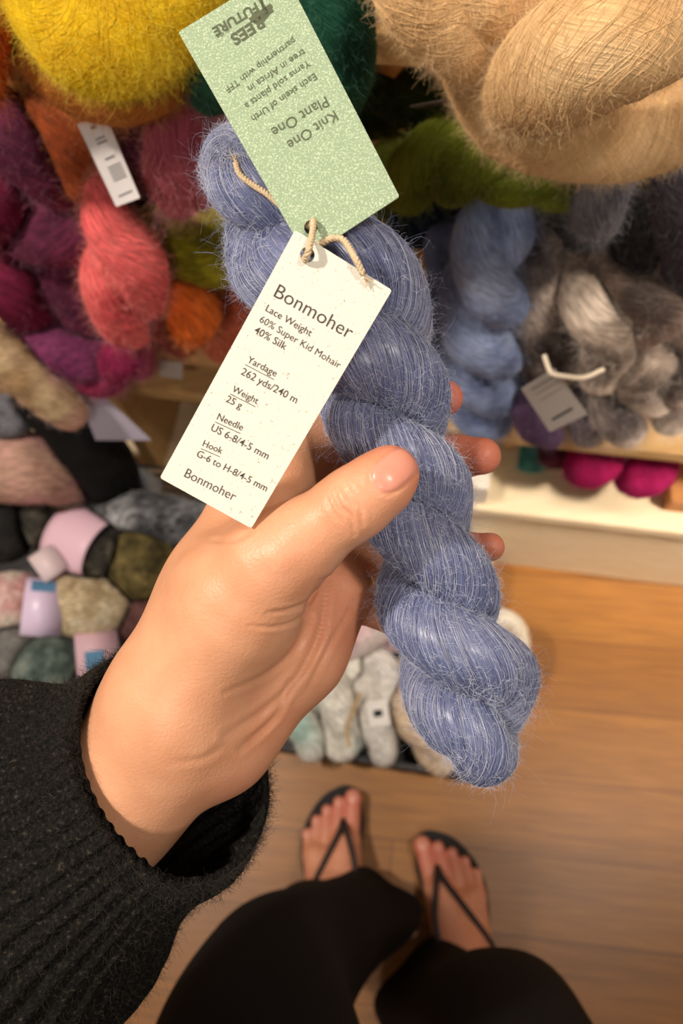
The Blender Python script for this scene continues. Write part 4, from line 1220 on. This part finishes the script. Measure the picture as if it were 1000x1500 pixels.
tube_skein(Y, 'dark teal green fluffy skein partly behind the sage green tag', 'yarn', TOP,
           [[(440, -80, -.06, 60), (490, 30, -.062, 60), (478, 130, -.062, 58), (400, 190, -.058, 48)], [(400, -40, -.06, 54), (330, 60, -.06, 54), (310, 130, -.05, 38)]],
           [(20, 62, 46), (32, 88, 66), (44, 100, 78)], 9000, .008, .00006, 8, fz=(70, 124, 100))
tube_skein(Y, 'small glimpse of blue skein at the top edge above the teal skein', 'yarn', TOP,
           [[(495, -30, .0, 28), (530, -10, -.01, 28), (570, -40, 0, 28)]], [(70, 96, 150), (90, 116, 170)], 700, .01, seed=9)
# right bay
ZONE[0] = 'BAY'
twist_skein(Y, 'olive green twisted skein lying crosswise beneath the tan skein', 'yarn', BAY,
            [(520, 290, .02, 44), (610, 250, .01, 62), (700, 232, .0, 66), (790, 262, .0, 48), (850, 280, .01, 30)], 92, [(76, 84, 18), (110, 118, 28), (128, 134, 42)], .6, -1, 3000, .01, seed=11, ro=.40, rs=.62)
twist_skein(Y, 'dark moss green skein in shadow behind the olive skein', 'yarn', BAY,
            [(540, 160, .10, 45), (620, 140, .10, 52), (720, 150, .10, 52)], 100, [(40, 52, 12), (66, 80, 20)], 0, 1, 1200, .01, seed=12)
twist_skein(Y, 'lighter cornflower blue twisted skein hanging between green and grey skeins', 'yarn', BAY,
            [(735, 285, .03, 40), (722, 350, .0, 62), (708, 430, -.01, 66), (704, 520, -.005, 68), (712, 590, .0, 56), (715, 608, .0, 40)], 128, [(104, 116, 156), (148, 162, 200), (182, 194, 226)], .9, -1, 5000, .012, seed=13, fz=(160, 176, 214), ro=.42, rs=.62)
twist_skein(Y, 'pale blue skein peeking out beside the held skein', 'yarn', BAY,
            [(650, 350, .05, 30), (650, 430, .04, 32), (660, 500, .04, 34), (670, 550, .04, 30)], 110, [(110, 126, 172), (136, 152, 194)], 0, -1, 1200, .01, seed=14)
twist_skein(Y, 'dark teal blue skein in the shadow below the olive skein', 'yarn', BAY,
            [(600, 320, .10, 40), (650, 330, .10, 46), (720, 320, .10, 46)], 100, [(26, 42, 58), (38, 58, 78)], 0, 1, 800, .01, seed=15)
tube_skein(Y, 'small chartreuse skein showing between held skein and blue skein', 'yarn', BAY,
           [[(612, 430, .08, 22), (634, 458, .07, 26), (650, 490, .07, 24)]], [(150, 150, 30), (180, 178, 60)], 500, .009, seed=16)
G1 = [(46, 42, 44), (68, 64, 66), (92, 88, 90)]
G2 = [(84, 70, 64), (164, 144, 128), (226, 206, 186)]
G3 = [(64, 56, 56), (128, 114, 108), (214, 194, 178)]
for lab, plies, cols in (
    ('mid grey smooth loop of yarn hanging just below the tan skein', [[(905, 225, .0, 40), (880, 290, -.012, 40), (874, 322, -.012, 36)]], [(100, 98, 104), (134, 132, 138)]),
    ('charcoal skein to the left of the mid grey loop, under the tan skein', [[(812, 270, .05, 40), (806, 325, .05, 40), (816, 375, .07, 32)]], [(54, 50, 52), (76, 70, 72)]),
    ('near-black skein hanging to the right of the mid grey loop', [[(940, 260, .03, 44), (950, 340, .015, 46), (908, 388, .035, 40), (862, 378, .05, 30)]], [(34, 31, 33), (52, 48, 50)]),
    ('slate violet skein at the right picture edge under the tan skein', [[(985, 240, .0, 42), (1000, 320, .0, 46), (1010, 400, .01, 46)]], [(58, 52, 60), (78, 72, 80)]),
    ('taupe and brown mottled skein hanging right beside the cornflower blue skein', [[(790, 350, .03, 34), (784, 420, .01, 38), (782, 490, .0, 40), (800, 545, .0, 36)], [(825, 400, .03, 30), (838, 460, .015, 36), (826, 530, .01, 36)]], G3),
    ('cream and taupe mottled skein bulging forward in the middle of the greys', [[(845, 400, .02, 30), (862, 445, -.01, 42), (893, 495, -.012, 42), (880, 545, -.005, 36)]], G2),
    ('grey and pink-beige skein curving across below the near-black skein', [[(880, 390, .02, 34), (930, 425, -.005, 38), (972, 452, -.008, 40), (930, 480, .0, 36), (905, 470, .01, 30)]], [(88, 76, 70), (140, 118, 106), (182, 156, 140)]),
    ('dark grey-brown skein low at the right picture edge', [[(1005, 400, .02, 40), (1010, 470, .01, 44), (990, 560, .01, 44)]], G3),
    ('mottled taupe skein below the pink-beige curve', [[(905, 520, .01, 34), (935, 540, -.01, 38), (960, 528, -.012, 34)], [(930, 560, .0, 34), (960, 580, .0, 34)]], G2),
    ('taupe skein end drooping over the shelf edge beneath the white price tag string', [[(890, 560, .01, 32), (900, 600, -.004, 38), (918, 628, -.006, 30)]], G3),
    ('small grey-beige skein end at the shelf edge near the right picture edge', [[(975, 585, .01, 34), (985, 612, .0, 30)]], G2),
    ('mauve grey skein end beside the white price tag', [[(842, 560, .02, 30), (856, 600, .005, 34), (862, 632, .0, 26)]], [(92, 80, 84), (132, 118, 118)])):
    tube_skein(Y, lab, 'yarn', BAY, plies, cols, 1500, .011, .00009, rng.integers(1, 900), .1, 22, lines=60)
tube_skein(Y, 'plum purple skein end under the white price tag', 'yarn', BAY, [[(770, 590, -.026, 26), (785, 622, -.03, 28), (806, 640, -.028, 20)]], [(70, 50, 74), (96, 70, 98)], 600, .009, seed=31)

def card(name, label, cat, px, mat, dep=None, at='PS', hole=None, prints=(), thick=.0005):
    fn = {'PS': PS, 'PZ': PZ, 'P': P}[at]
    c = Card([fn(*q) for q in px]); o = c.build(name, mat, thick, c.inv(*hole) if hole else None)
    tag(o, label, cat)
    for m_, bars in prints: c.print([c.bar(*b) for b in bars], m_, o, 'print')
    return o
WTAG = plain('white_card', (222, 216, 214), .6, .3)
GTAG = plain('grey_card', (188, 180, 172), .7, .3)
card('price_tag', 'whitish price tag hanging by a cord from the grey and taupe skeins', 'tag', [(763, 570, -.062), (812, 540, -.062), (860, 607, -.060), (805, 633, -.060)], GTAG, hole=(808, 548),
     prints=((GREYINK, [((778, 571), (812, 551), .0016), ((784, 578), (818, 558), .0010), ((790, 587), (824, 567), .0010)]), (DARKINK, [((808, 615), (838, 598), .0040)])))
def cord(name, label, rows, r, mat, at='PS'):
    fn = {'PS': PS, 'PZ': PZ, 'P': P}[at]
    c, _ = resample(spline(np.array([fn(*q) for q in rows]), 80), n=60)
    V, _, _ = tube_arrays(c, r, 10, False); l = c.mean(0)
    o = link(name, mesh_np(name, V.reshape(-1, 3) - l, tube_faces(60, 10, False)[0]), mat); o.location = l
    return tag(o, label, 'string')
CORDM = plain('cord', (226, 208, 184), .8, .2)
cord('tag_cord', 'cream cord looped through the price tag on the taupe skeins', [(797, 521, -.050), (802, 536, -.060), (808, 547, -.066), (825, 551, -.064), (855, 553, -.056), (884, 541, -.046)], .0022, CORDM)
card('price_tag', 'thin silvery tag seen edge-on above the olive skein', 'tag', [(600, 156, .02), (650, 147, .02), (700, 147, .02), (612, 158, .045)], GTAG)
# left bay
ZONE[0] = 'LBAY'
PL = [(74, 24, 48), (104, 38, 66), (126, 56, 86)]; MAR = [(84, 14, 38), (124, 28, 62)]
tube_skein(Y, 'coral pink skein folded double, hanging below the white label', 'yarn', LBAY,
           [[(148, 278, -.03, 24), (160, 330, -.045, 40), (200, 385, -.05, 44), (214, 440, -.045, 30)], [(170, 350, -.035, 34), (160, 410, -.05, 42), (178, 460, -.05, 42), (195, 478, -.045, 34)]],
           [(206, 74, 80), (232, 100, 100), (240, 116, 112)], 4500, .010, .00008, 41, .05, 32, fz=(250, 160, 150), lines=70)
tube_skein(Y, 'dusty rose skein hanging behind the loose end of the held skein', 'yarn', LBAY,
           [[(285, 130, .02, 44), (262, 190, -.03, 46), (258, 250, -.035, 48), (262, 282, -.03, 38)], [(300, 150, .02, 34), (300, 210, -.02, 38), (290, 270, -.025, 38)]], [(156, 70, 86), (186, 96, 108), (196, 110, 118)], 4000, .014, .00009, 42, .05, 30, fz=(222, 150, 156))
for lab, plies, cols in (
    ('deep rust skein behind the white label, left of coral skein', [[(80, 160, .03, 46), (100, 215, .01, 46), (122, 260, .0, 40)]], [(120, 50, 18), (160, 76, 30)]),
    ('dark maroon skein in the gap right of the white label', [[(190, 180, .06, 40), (205, 240, .05, 46), (225, 310, .04, 44)]], [(58, 14, 28), (90, 26, 44)]),
    ('plum purple skein beneath the vivid orange skein at the left edge', [[(-10, 170, .02, 50), (30, 215, .0, 48), (80, 260, .0, 44), (110, 290, .01, 34)]], PL),
    ('maroon plum skein bulging at the left picture edge', [[(-30, 265, .0, 42), (-2, 300, -.015, 42), (4, 345, .0, 36)]], MAR),
    ('plum skein curled beside the coral skein', [[(40, 340, -.005, 44), (90, 350, -.02, 42), (125, 338, -.01, 40)], [(60, 300, .01, 38), (110, 310, .0, 36)]], PL),
    ('wine red skein low at the left picture edge', [[(-30, 400, .0, 46), (20, 420, -.015, 48), (60, 470, -.01, 44)]], MAR),
    ('magenta plum skein sagging beneath the curled plum skein', [[(75, 400, .01, 42), (120, 430, -.005, 44), (135, 480, -.01, 40)]], PL),
    ('violet plum skein lying along the left shelf edge', [[(60, 505, -.04, 34), (110, 520, -.045, 38), (160, 530, -.042, 36)]], [(92, 32, 66), (124, 52, 92)]),
    ('raspberry skein end drooping below the left shelf edge', [[(120, 545, -.045, 28), (150, 556, -.05, 28), (180, 520, -.05, 32)]], [(120, 22, 58), (150, 40, 80)]),
    ('dusty pink-mauve skein end below the coral skein', [[(180, 480, -.03, 30), (195, 510, -.034, 32), (205, 535, -.03, 22)]], [(140, 46, 74), (170, 70, 96)]),
    ('chartreuse olive skein in the bay left of the cream tag', [[(225, 330, .01, 34), (262, 362, -.005, 44), (310, 380, -.005, 42), (350, 370, .01, 36)], [(300, 330, .03, 36), (350, 330, .03, 36)]], [(104, 96, 8), (144, 134, 24), (160, 150, 40)]),
    ('bright orange skein below the chartreuse one', [[(245, 408, -.02, 26), (268, 425, -.025, 32), (282, 458, -.035, 42), (276, 478, -.03, 34)]], [(196, 84, 22), (230, 116, 44)]),
    ('salmon orange skein half hidden by the cream tag', [[(325, 430, .02, 40), (345, 470, .015, 44), (325, 505, .0, 32)]], [(190, 92, 64), (218, 124, 92)]),
    ('brownish red skein behind the bright orange skein', [[(225, 440, -.03, 34), (240, 475, -.032, 32), (268, 500, -.03, 26)]], [(112, 40, 34), (146, 64, 52)])):
    ZONE[0] = 'FAR' if PS(*plies[0][0][:2], 0).dot(SE) - SO.dot(SE) < S_LEFT - .02 else 'LBAY'
    tube_skein(Y, lab, 'yarn', LBAY, plies, cols, 1600, .011, .00009, rng.integers(1, 900), .08, 22, lines=60)
ZONE[0] = None
card('price_label', 'long white paper label with dark barcode hanging over the coral skein', 'label', [(113, 182, -.050), (153, 166, -.050), (205, 290, -.078), (170, 303, -.078)], WTAG,
     prints=((GREYINK, [((133, 188), (141, 184), .002), ((140, 205), (154, 199), .001), ((143, 211), (157, 205), .0012), ((154, 234), (168, 228), .0014), ((174, 288), (194, 279), .0012)]),
             (DARKINK, [((158 + i * 1.75, 246 + i * 3.9), (177 + i * 1.75, 238 + i * 3.9), .0007) for i in range(6)])))
card('shelf_label', 'small grey label strip on the dark ledge under the orange skeins', 'label', [(234, 527, -.003), (268, 532, -.003), (266, 556, -.003), (233, 551, -.003)], GTAG)

# ------------------------------------------------------------------ right lower shelves
def ball(name, label, cat, group, c, r, cols, squash=.85, seed=1, lines=60, bands=(), at='PZ', axis=(1, .3, .2), nh=400):
    """a wound ball of yarn: overlapping wraps over a core; an optional paper band"""
    c = {'PS': PS, 'PZ': PZ, 'P': P}[at](*c); rad = r * mpp(c)
    ax = np.array(axis, float); ax /= np.linalg.norm(ax)
    off = np.linspace(-1, 1, 9)[:, None] * ax * rad * (1 / squash - 1)
    sid = soft(c + off, np.full(9, rad)); zn = ZONE[0]
    def build():
        g = np.random.default_rng(seed); t = np.linspace(0, 2 * np.pi, 700, endpoint=False)
        u = np.cross(ax, [0, 0, 1.]); u /= np.linalg.norm(u); v = np.cross(ax, u)
        nr = 30; k = 40
        lat = np.linspace(-np.pi / 2 + .04, np.pi / 2 - .04, nr); lon = np.linspace(0, 2 * np.pi, k, endpoint=False)
        rr = lowfreq(nr, k, .07, seed, 8)
        V = rad * rr[..., None] * ((np.sin(lat) * (1.0 / squash))[:, None, None] * ax + np.cos(lat)[:, None, None] * (np.cos(lon)[None, :, None] * u + np.sin(lon)[None, :, None] * v))
        f, uv = tube_faces(nr, k, False)
        V = press(settle(V + c, c, [sid]), zone=zn) - c
        me = mesh_np(name, np.vstack([V.reshape(-1, 3)]), f); set_uv(me, uv.reshape(-1, 2)[:, ::-1] * [.6, 3])
        o = link(name, me, yarn_mat(cols, 40, lines, contrast=.6)); o.location = c
        tag(o, label, cat, group)
        if nh:
            ii = rng.integers(0, nr * k, nh); R_ = V.reshape(-1, 3)[ii]; d = R_ / np.linalg.norm(R_, axis=1, keepdims=True) + rng.normal(size=(nh, 3)) * .5
            hairs('yarn_fuzz', R_ + c, d / np.linalg.norm(d, axis=1, keepdims=True), .008, .00011, hair_mat(lighter(cols[-1], .2)), o, 4, .5, .1)
        for (half, mat, lab) in bands:
            la = np.linspace(-half, half, 7); k2 = 48; lo2 = np.linspace(0, 2 * np.pi, k2, endpoint=False)
            VB = rad * 1.06 * ((np.sin(la) / squash)[:, None, None] * ax + (np.ones(7))[:, None, None] * (np.cos(lo2)[None, :, None] * u + np.sin(lo2)[None, :, None] * v))
            VB = settle(VB + c, c, [sid], .002) - c
            VI = VB - (rad * .012) * (np.cos(lo2)[None, :, None] * u + np.sin(lo2)[None, :, None] * v)
            F1, _ = tube_faces(7, k2, False); F2, _ = tube_faces(7, k2, False, 7 * k2); j = np.arange(k2)
            E0 = np.stack([j, 7 * k2 + j, 7 * k2 + (j + 1) % k2, (j + 1) % k2], 1); E1 = E0 + 6 * k2; E1 = E1[:, ::-1]
            bb = link('paper_band', mesh_np('paper_band', np.vstack([VB.reshape(-1, 3), VI.reshape(-1, 3)]), np.vstack([F1, F2[:, ::-1], E0, E1])), mat)
            bb.parent = o; bb['label'] = lab
    QUEUE.append(build)

LOWR = 'yarn on the lower right shelf'
ZB = .25
def rest(px, py, t, r, lift=0):
    """lowest-shelf object: centre from pixel on plane t"""
    return (px, py, t)
B = 'yarn_ball'
ZONE[0] = 'LOW'
ball(B, 'magenta yarn ball with grey underside band, left of the magenta pair', 'yarn', 'magenta yarn balls', (870, 676, .035), 38, [(140, 8, 66), (176, 22, 88)], .8, 51, at='PS')
ball(B, 'magenta yarn ball right of its twin beside the right picture edge', 'yarn', 'magenta yarn balls', (946, 690, .035), 38, [(144, 10, 70), (180, 26, 92)], .8, 52, at='PS')
ball(B, 'dark maroon ball on the lower shelf between the turquoise and magenta balls', 'yarn', None, (826, 658, .055), 27, [(64, 14, 28), (92, 28, 40)], .7, 53, at='PS')
ball(B, 'turquoise yarn ball just under the shelf edge left of the maroon one', 'yarn', None, (786, 664, .07), 28, [(44, 110, 104), (80, 150, 140)], .8, 54, at='PS')
ZONE[0] = None
# ------------------------------------------------------------------ more on the lower shelf
t_ = tag(MB().sbox(sw_(650, 735), sw_(712, 738), .008, .09, .251, .305, .003).build('storage_box', plain('white_box', (232, 222, 206), .5)), 'small white box on the lower shelf in front of the post', 'box')
tag(MB().sbox(.19, .30, .03, .12, .251, .285, .004).build('wooden_block', wood_mat('block', (186, 120, 62), (206, 142, 84))), 'orange-brown wooden block on the lower shelf at the right picture edge', 'block')

# ------------------------------------------------------------------ dark floor bin of pale hanks in front of the shelf
GREYP = plain('grey_bin', (58, 56, 58), .6, .3, var=.1)
bin_ = empty('floor_bin', SH(-.20, -.21, 0))
tag(bin_, 'low dark grey bin of pale hanks standing on the wooden floor', 'bin')
BS0, BS1, BT0, BT1 = -.40, -.012, -.352, -.045
MB().sbox(BS0, BS1, BT0, BT0 + .008, .0, .065).build('bin_side', GREYP, bin_)
MB().sbox(BS0, BS1, BT1 - .008, BT1, .0, .065).build('bin_side', GREYP, bin_)
MB().sbox(BS0, BS0 + .008, BT0 + .008, BT1 - .008, .0, .065).build('bin_side', GREYP, bin_)
MB().sbox(BS1 - .008, BS1, BT0 + .008, BT1 - .008, .0, .065).build('bin_side', GREYP, bin_)
MB().sbox(BS0 + .008, BS1 - .008, BT0 + .008, BT1 - .008, .001, .008).build('bin_base', GREYP, bin_)
BIN = 'pale hanks in the floor bin'
ZONE[0] = 'BIN'
def bin_hank(lab, rows, cols, lobe=120, ph=0., nh=700):
    return twist_skein(Y, lab, 'yarn', BIN, rows, lobe, cols, ph, -1, nh, .010, 'PZ', int(rng.integers(1, 900)), fz=lighter(cols[-1], .4), lines=70)
bin_hank('white and pink striped hank under the palm at the bin back', [(470, 935, .105, 38), (540, 920, .105, 48), (620, 905, .105, 44)], [(214, 196, 190), (222, 176, 180), (236, 226, 214)], 150)
bin_hank('mint and white hank at the left of the bin behind the wrist', [(420, 1010, .075, 40), (440, 1050, .07, 46), (452, 1085, .07, 34)], [(168, 196, 184), (214, 216, 204), (226, 222, 210)], 130)
bin_hank('cream white hank at the bin front next to the mint hank', [(500, 970, .085, 40), (498, 1035, .085, 48), (500, 1080, .08, 36)], [(222, 216, 204), (236, 230, 216), (196, 204, 196)], 140)
bin_hank('white hank with a dark fleck at the middle of the bin front', [(548, 985, .085, 40), (556, 1045, .085, 44), (560, 1090, .08, 34)], [(214, 208, 200), (232, 226, 216)], 140, .7)
bin_hank('beige cream hank at the bin front under the held skein tip', [(606, 1000, .08, 42), (616, 1060, .08, 48), (640, 1100, .08, 38)], [(204, 176, 146), (224, 200, 170)], 150)
bin_hank('off-white hank behind the held skein along the right bin side', [(686, 925, .085, 34), (690, 970, .085, 38), (684, 1020, .085, 36)], [(222, 212, 196), (236, 228, 212)], 140)
bin_hank('white hank standing at the far right corner of the bin', [(690, 815, .10, 28), (690, 840, .10, 30), (686, 862, .09, 28)], [(226, 218, 206), (238, 232, 222)], 130)
tube_skein(Y, 'looped ivory hank end hanging out of the bin on its right', 'yarn', BIN,
           [[(706, 915, .125, 12), (730, 903, .125, 13), (756, 915, .12, 12), (764, 945, .118, 12), (752, 980, .115, 12), (728, 990, .115, 12)], [(712, 938, .12, 10), (730, 925, .12, 11), (744, 945, .12, 10), (736, 985, .118, 12)]],
           [(214, 196, 170), (232, 220, 198)], 500, .008, at='PZ', lines=40)
cord('tag_cord', 'tan cord lying across the white hanks in the bin', [(512, 1095, .134), (508, 1070, .137), (518, 1040, .138), (528, 1015, .136)], .0030, plain('tan_cord', (186, 156, 112), .8), 'PZ')
card('price_tag', 'small white ticket with a dark mark on the white hank in the bin', 'tag', [(536, 1028, .135), (566, 1024, .135), (572, 1062, .135), (541, 1066, .135)], plain('ticket', (224, 218, 210), .6), at='PZ',
     prints=((DARKINK, [((547, 1046), (560, 1044), .010)]),))

# ------------------------------------------------------------------ wire basket of wrapped balls at the left
WIRE = plain('basket_wire', (120, 122, 126), .35, .5, metal=.8)
basket = empty('wire_basket', SH(-.80, -.13, 0))
tag(basket, 'wire basket on the floor at the left heaped with banded yarn balls', 'basket')
def rod(pts, r, par, name='wire'):
    c, _ = resample(np.array(pts, float), n=max(8, len(pts))); V, _, _ = tube_arrays(c, r, 8, False)
    link(name, mesh_np(name, V.reshape(-1, 3), tube_faces(len(c), 8, False)[0]), WIRE, par)
KS0, KS1, KT0, KT1, KZ = -1.15, -.43, -.375, -.015, .30
def ring(z, name):
    V, Q, n0 = [], [], 0
    cr = [(KS0, KT0), (KS1, KT0), (KS1, KT1), (KS0, KT1), (KS0, KT0)]
    for a, b_ in zip(cr, cr[1:]):
        p = np.linspace(SH(*a, z), SH(*b_, z), 8); v, _, _ = tube_arrays(p, .0022, 8, False); f, _ = tube_faces(8, 8, False, n0)
        V.append(v.reshape(-1, 3)); Q.append(f); n0 += 64
    link(name, mesh_np(name, np.vstack(V), np.vstack(Q)), WIRE, basket)
for z in np.linspace(.004, KZ, 12): ring(z, 'wire_ring')
for s in np.linspace(KS0, KS1, 6):
    rod(np.linspace(SH(s, KT0, .0), SH(s, KT0, KZ), 8), .002, basket, 'upright_wire'); rod(np.linspace(SH(s, KT1, .0), SH(s, KT1, KZ), 8), .002, basket, 'upright_wire')
MB().sbox(KS0, KS1, KT0, KT1, .002, .012).build('basket_base', GREYP, basket)
BK = 'yarn in the wire basket'
ZONE[0] = 'BASK'
PINKB = plain('pink_band', (230, 190, 204), .4, .4); LILB = plain('lilac_band', (222, 200, 226), .35, .5); BLUEP = plain('blue_print', (92, 140, 176), .5)
def kb(lab, c, r, cols, sq=.8, axis=(1, .3, .2), bands=(), nh=300):
    return ball('yarn_ball', lab, 'yarn', BK, c, r, cols, sq, int(rng.integers(1, 900)), 45, bands, 'PZ', axis, nh)
DK = [(34, 32, 28), (64, 60, 52), (98, 92, 78)]; OL = [(58, 50, 26), (92, 80, 44), (124, 108, 66)]; GN = [(66, 78, 72), (104, 118, 110), (132, 140, 130)]
kb('dark charcoal ball wrapped in a wide pink paper band', (128, 800, .33), 52, DK, .72, (.8, -.55, .1), ((.52, PINKB, 'wide pink paper band'),))
kb('olive brown ball to the right of the wide pink band', (206, 826, .32), 52, OL, .8, (.4, .8, .3))
kb('dark grey-green ball at the left with a scrap of pale pink band', (44, 768, .35), 38, DK, .85)
kb('black ball at the left picture edge in the basket', (8, 778, .35), 46, [(24, 23, 22), (44, 42, 40)], .85)
kb('cream ball with a lilac paper band carrying a blue mark', (118, 888, .32), 50, [(170, 148, 112), (206, 186, 150), (222, 206, 176)], .62, (.95, -.2, .05), ())
kb('pink and white ball left of the lilac paper band', (10, 885, .32), 46, [(206, 150, 146), (226, 190, 182), (226, 208, 190)], .8)
kb('mauve brown ball beside the wrist in the basket', (200, 905, .30), 36, [(88, 56, 54), (120, 80, 76)], .85)
kb('dark ball between the banded balls', (160, 850, .30), 40, [(30, 26, 24), (48, 42, 38)], .85)
kb('grey-green ball low at the left next to the sleeve', (75, 975, .30), 46, GN, .8, (.9, .3, .1))
kb('pale grey ball at the left picture edge above the sleeve', (12, 950, .30), 42, [(110, 108, 104), (150, 146, 140)], .85)
kb('dark green ball wearing a pink label just above the sleeve cuff', (118, 985, .28), 40, [(44, 54, 48), (76, 88, 80)], .85)
# paper bands of their own size, wrapped around the balls they belong to
def band(name, label, px, mat, parent_prints=()):
    return card(name, label, 'label', px, mat, at='PZ', prints=parent_prints, thick=.001)
def curved_label(name, label, a, b, wd, bulge, mat, prints=(), on=''):
    QUEUE.append(lambda: curved_label_(name, label, a, b, wd, bulge, mat, prints, on))
def curved_label_(name, label, a, b, wd, bulge, mat, prints, on):
    """a paper sleeve bent over a ball: from pixel row a to b with half width wd (px)"""
    A, B_ = PZ(*a), PZ(*b); ax = B_ - A; L_ = np.linalg.norm(ax); ax /= L_
    up = CAM - (A + B_) / 2; up -= up.dot(ax) * ax; up /= np.linalg.norm(up); sd = np.cross(ax, up); W_ = wd * mpp(A)
    th = np.linspace(-1.35, 1.35, 26); R_ = L_ / 2 / math.sin(1.35)
    mid = (A + B_) / 2
    rowp = mid + (np.sin(th) * R_)[:, None] * ax + ((np.cos(th) - math.cos(1.35)) * R_ * bulge)[:, None] * up
    V = np.stack([rowp - sd * W_, rowp + sd * W_, rowp + sd * W_ - up * .001, rowp - sd * W_ - up * .001], 1)
    l = mid
    n = len(th); f = []
    for i in range(n - 1):
        for q in range(4):
            f.append([i * 4 + q, i * 4 + (q + 1) % 4, (i + 1) * 4 + (q + 1) % 4, (i + 1) * 4 + q])
    f += [[0, 1, 2, 3], [(n - 1) * 4 + 3, (n - 1) * 4 + 2, (n - 1) * 4 + 1, (n - 1) * 4]]
    o = link(name, mesh_np(name, V.reshape(-1, 3) - l, np.array(f)), mat); o.location = l
    ball_ = next(x for x in bpy.data.objects if x.parent is None and x.get('label') == on)
    o.parent = ball_; o.matrix_parent_inverse = Matrix.Translation(ball_.location).inverted(); o['label'] = label
    for (i0, i1, w0, w1, m_) in prints:
        P_ = []
        for i in range(i0, i1 + 1): P_ += [rowp[i] + sd * W_ * w0 + up * .0006, rowp[i] + sd * W_ * w1 + up * .0006]
        ff = np.array([[2 * i, 2 * i + 1, 2 * i + 3, 2 * i + 2] for i in range(i1 - i0)])
        pr_ = link('print', mesh_np('print', np.array(P_), ff), m_); pr_.parent = o; pr_.matrix_parent_inverse = Matrix.Translation(l).inverted()
    return o
curved_label('paper_band', 'shiny lilac paper band with a blue patch around the cream ball', (68, 848, .355), (58, 932, .345), 27, .75, LILB, ((3, 8, -.5, .7, BLUEP),), on='cream ball with a lilac paper band carrying a blue mark')
curved_label('paper_band', 'small pale pink band fragment below the wide pink band', (58, 806, .37), (84, 842, .365), 20, .5, plain('pale_band', (222, 200, 202), .4), on='dark grey-green ball at the left with a scrap of pale pink band')
curved_label('paper_band', 'pink label with blue and lilac print just above the sleeve cuff', (140, 925, .33), (146, 990, .325), 30, .5, plain('pink_label', (216, 178, 188), .45), ((12, 20, -.3, .6, BLUEP),), on='dark green ball wearing a pink label just above the sleeve cuff')
ZONE[0] = None
twist_skein(Y, 'long speckled beige and pink skein leaning across the left picture edge', 'yarn', None, [(-60, 470, -.06, 36), (0, 520, -.07, 38), (60, 568, -.08, 38), (104, 606, -.085, 30)], 400, [(150, 120, 84), (196, 170, 130), (206, 160, 140)], .3, -1, 1500, .008, 'PS', 61, rough=.14, ro=.2, rs=.8)
tube_skein(Y, 'plump pink-beige mottled skein below the speckled one at left', 'yarn', None, [[(-60, 690, -.07, 50), (0, 680, -.09, 58), (60, 690, -.09, 50), (105, 712, -.08, 30)]], [(150, 112, 96), (190, 150, 130), (206, 150, 146)], 1500, .009, .0001, 62, .12)
tube_skein(Y, 'jet black fluffy skein slung between the speckled skein and the basket', 'yarn', None, [[(50, 580, -.03, 36), (105, 625, -.045, 44), (150, 680, -.06, 46), (170, 730, -.065, 40)]], [(8, 8, 8), (16, 15, 15)], 3000, .012, .0001, 63, .1, fz=(22, 20, 20))
ball('yarn_ball', 'silver grey shiny ball at the left picture edge', 'yarn', None, (14, 610, -.05), 34, [(96, 96, 102), (150, 150, 158)], .85, 64, at='PS', nh=100)
card('paper_sheet', 'lilac grey paper sheet poking out beside the speckled skein', 'paper', [(112, 575, -.06), (150, 578, -.055), (222, 645, -.075), (140, 645, -.085)], plain('lilac_paper', (176, 168, 184), .5))
tube_skein(Y, 'small cream and blue yarn scrap above the basket rim', 'yarn', None, [[(196, 690, -.02, 14), (210, 702, -.025, 16), (226, 712, -.025, 13)]], [(150, 160, 180), (206, 200, 180)], 200, .007, seed=66)
tube_skein(Y, 'grey streaky skein lying along the basket rim behind the tag', 'yarn', None, [[(150, 752, -.10, 34), (215, 755, -.11, 36), (290, 770, -.11, 34), (340, 775, -.10, 30)]], [(60, 60, 62), (110, 110, 112), (160, 160, 160)], 600, .008, seed=67, lines=30, contrast=.8)
for build in QUEUE: build()
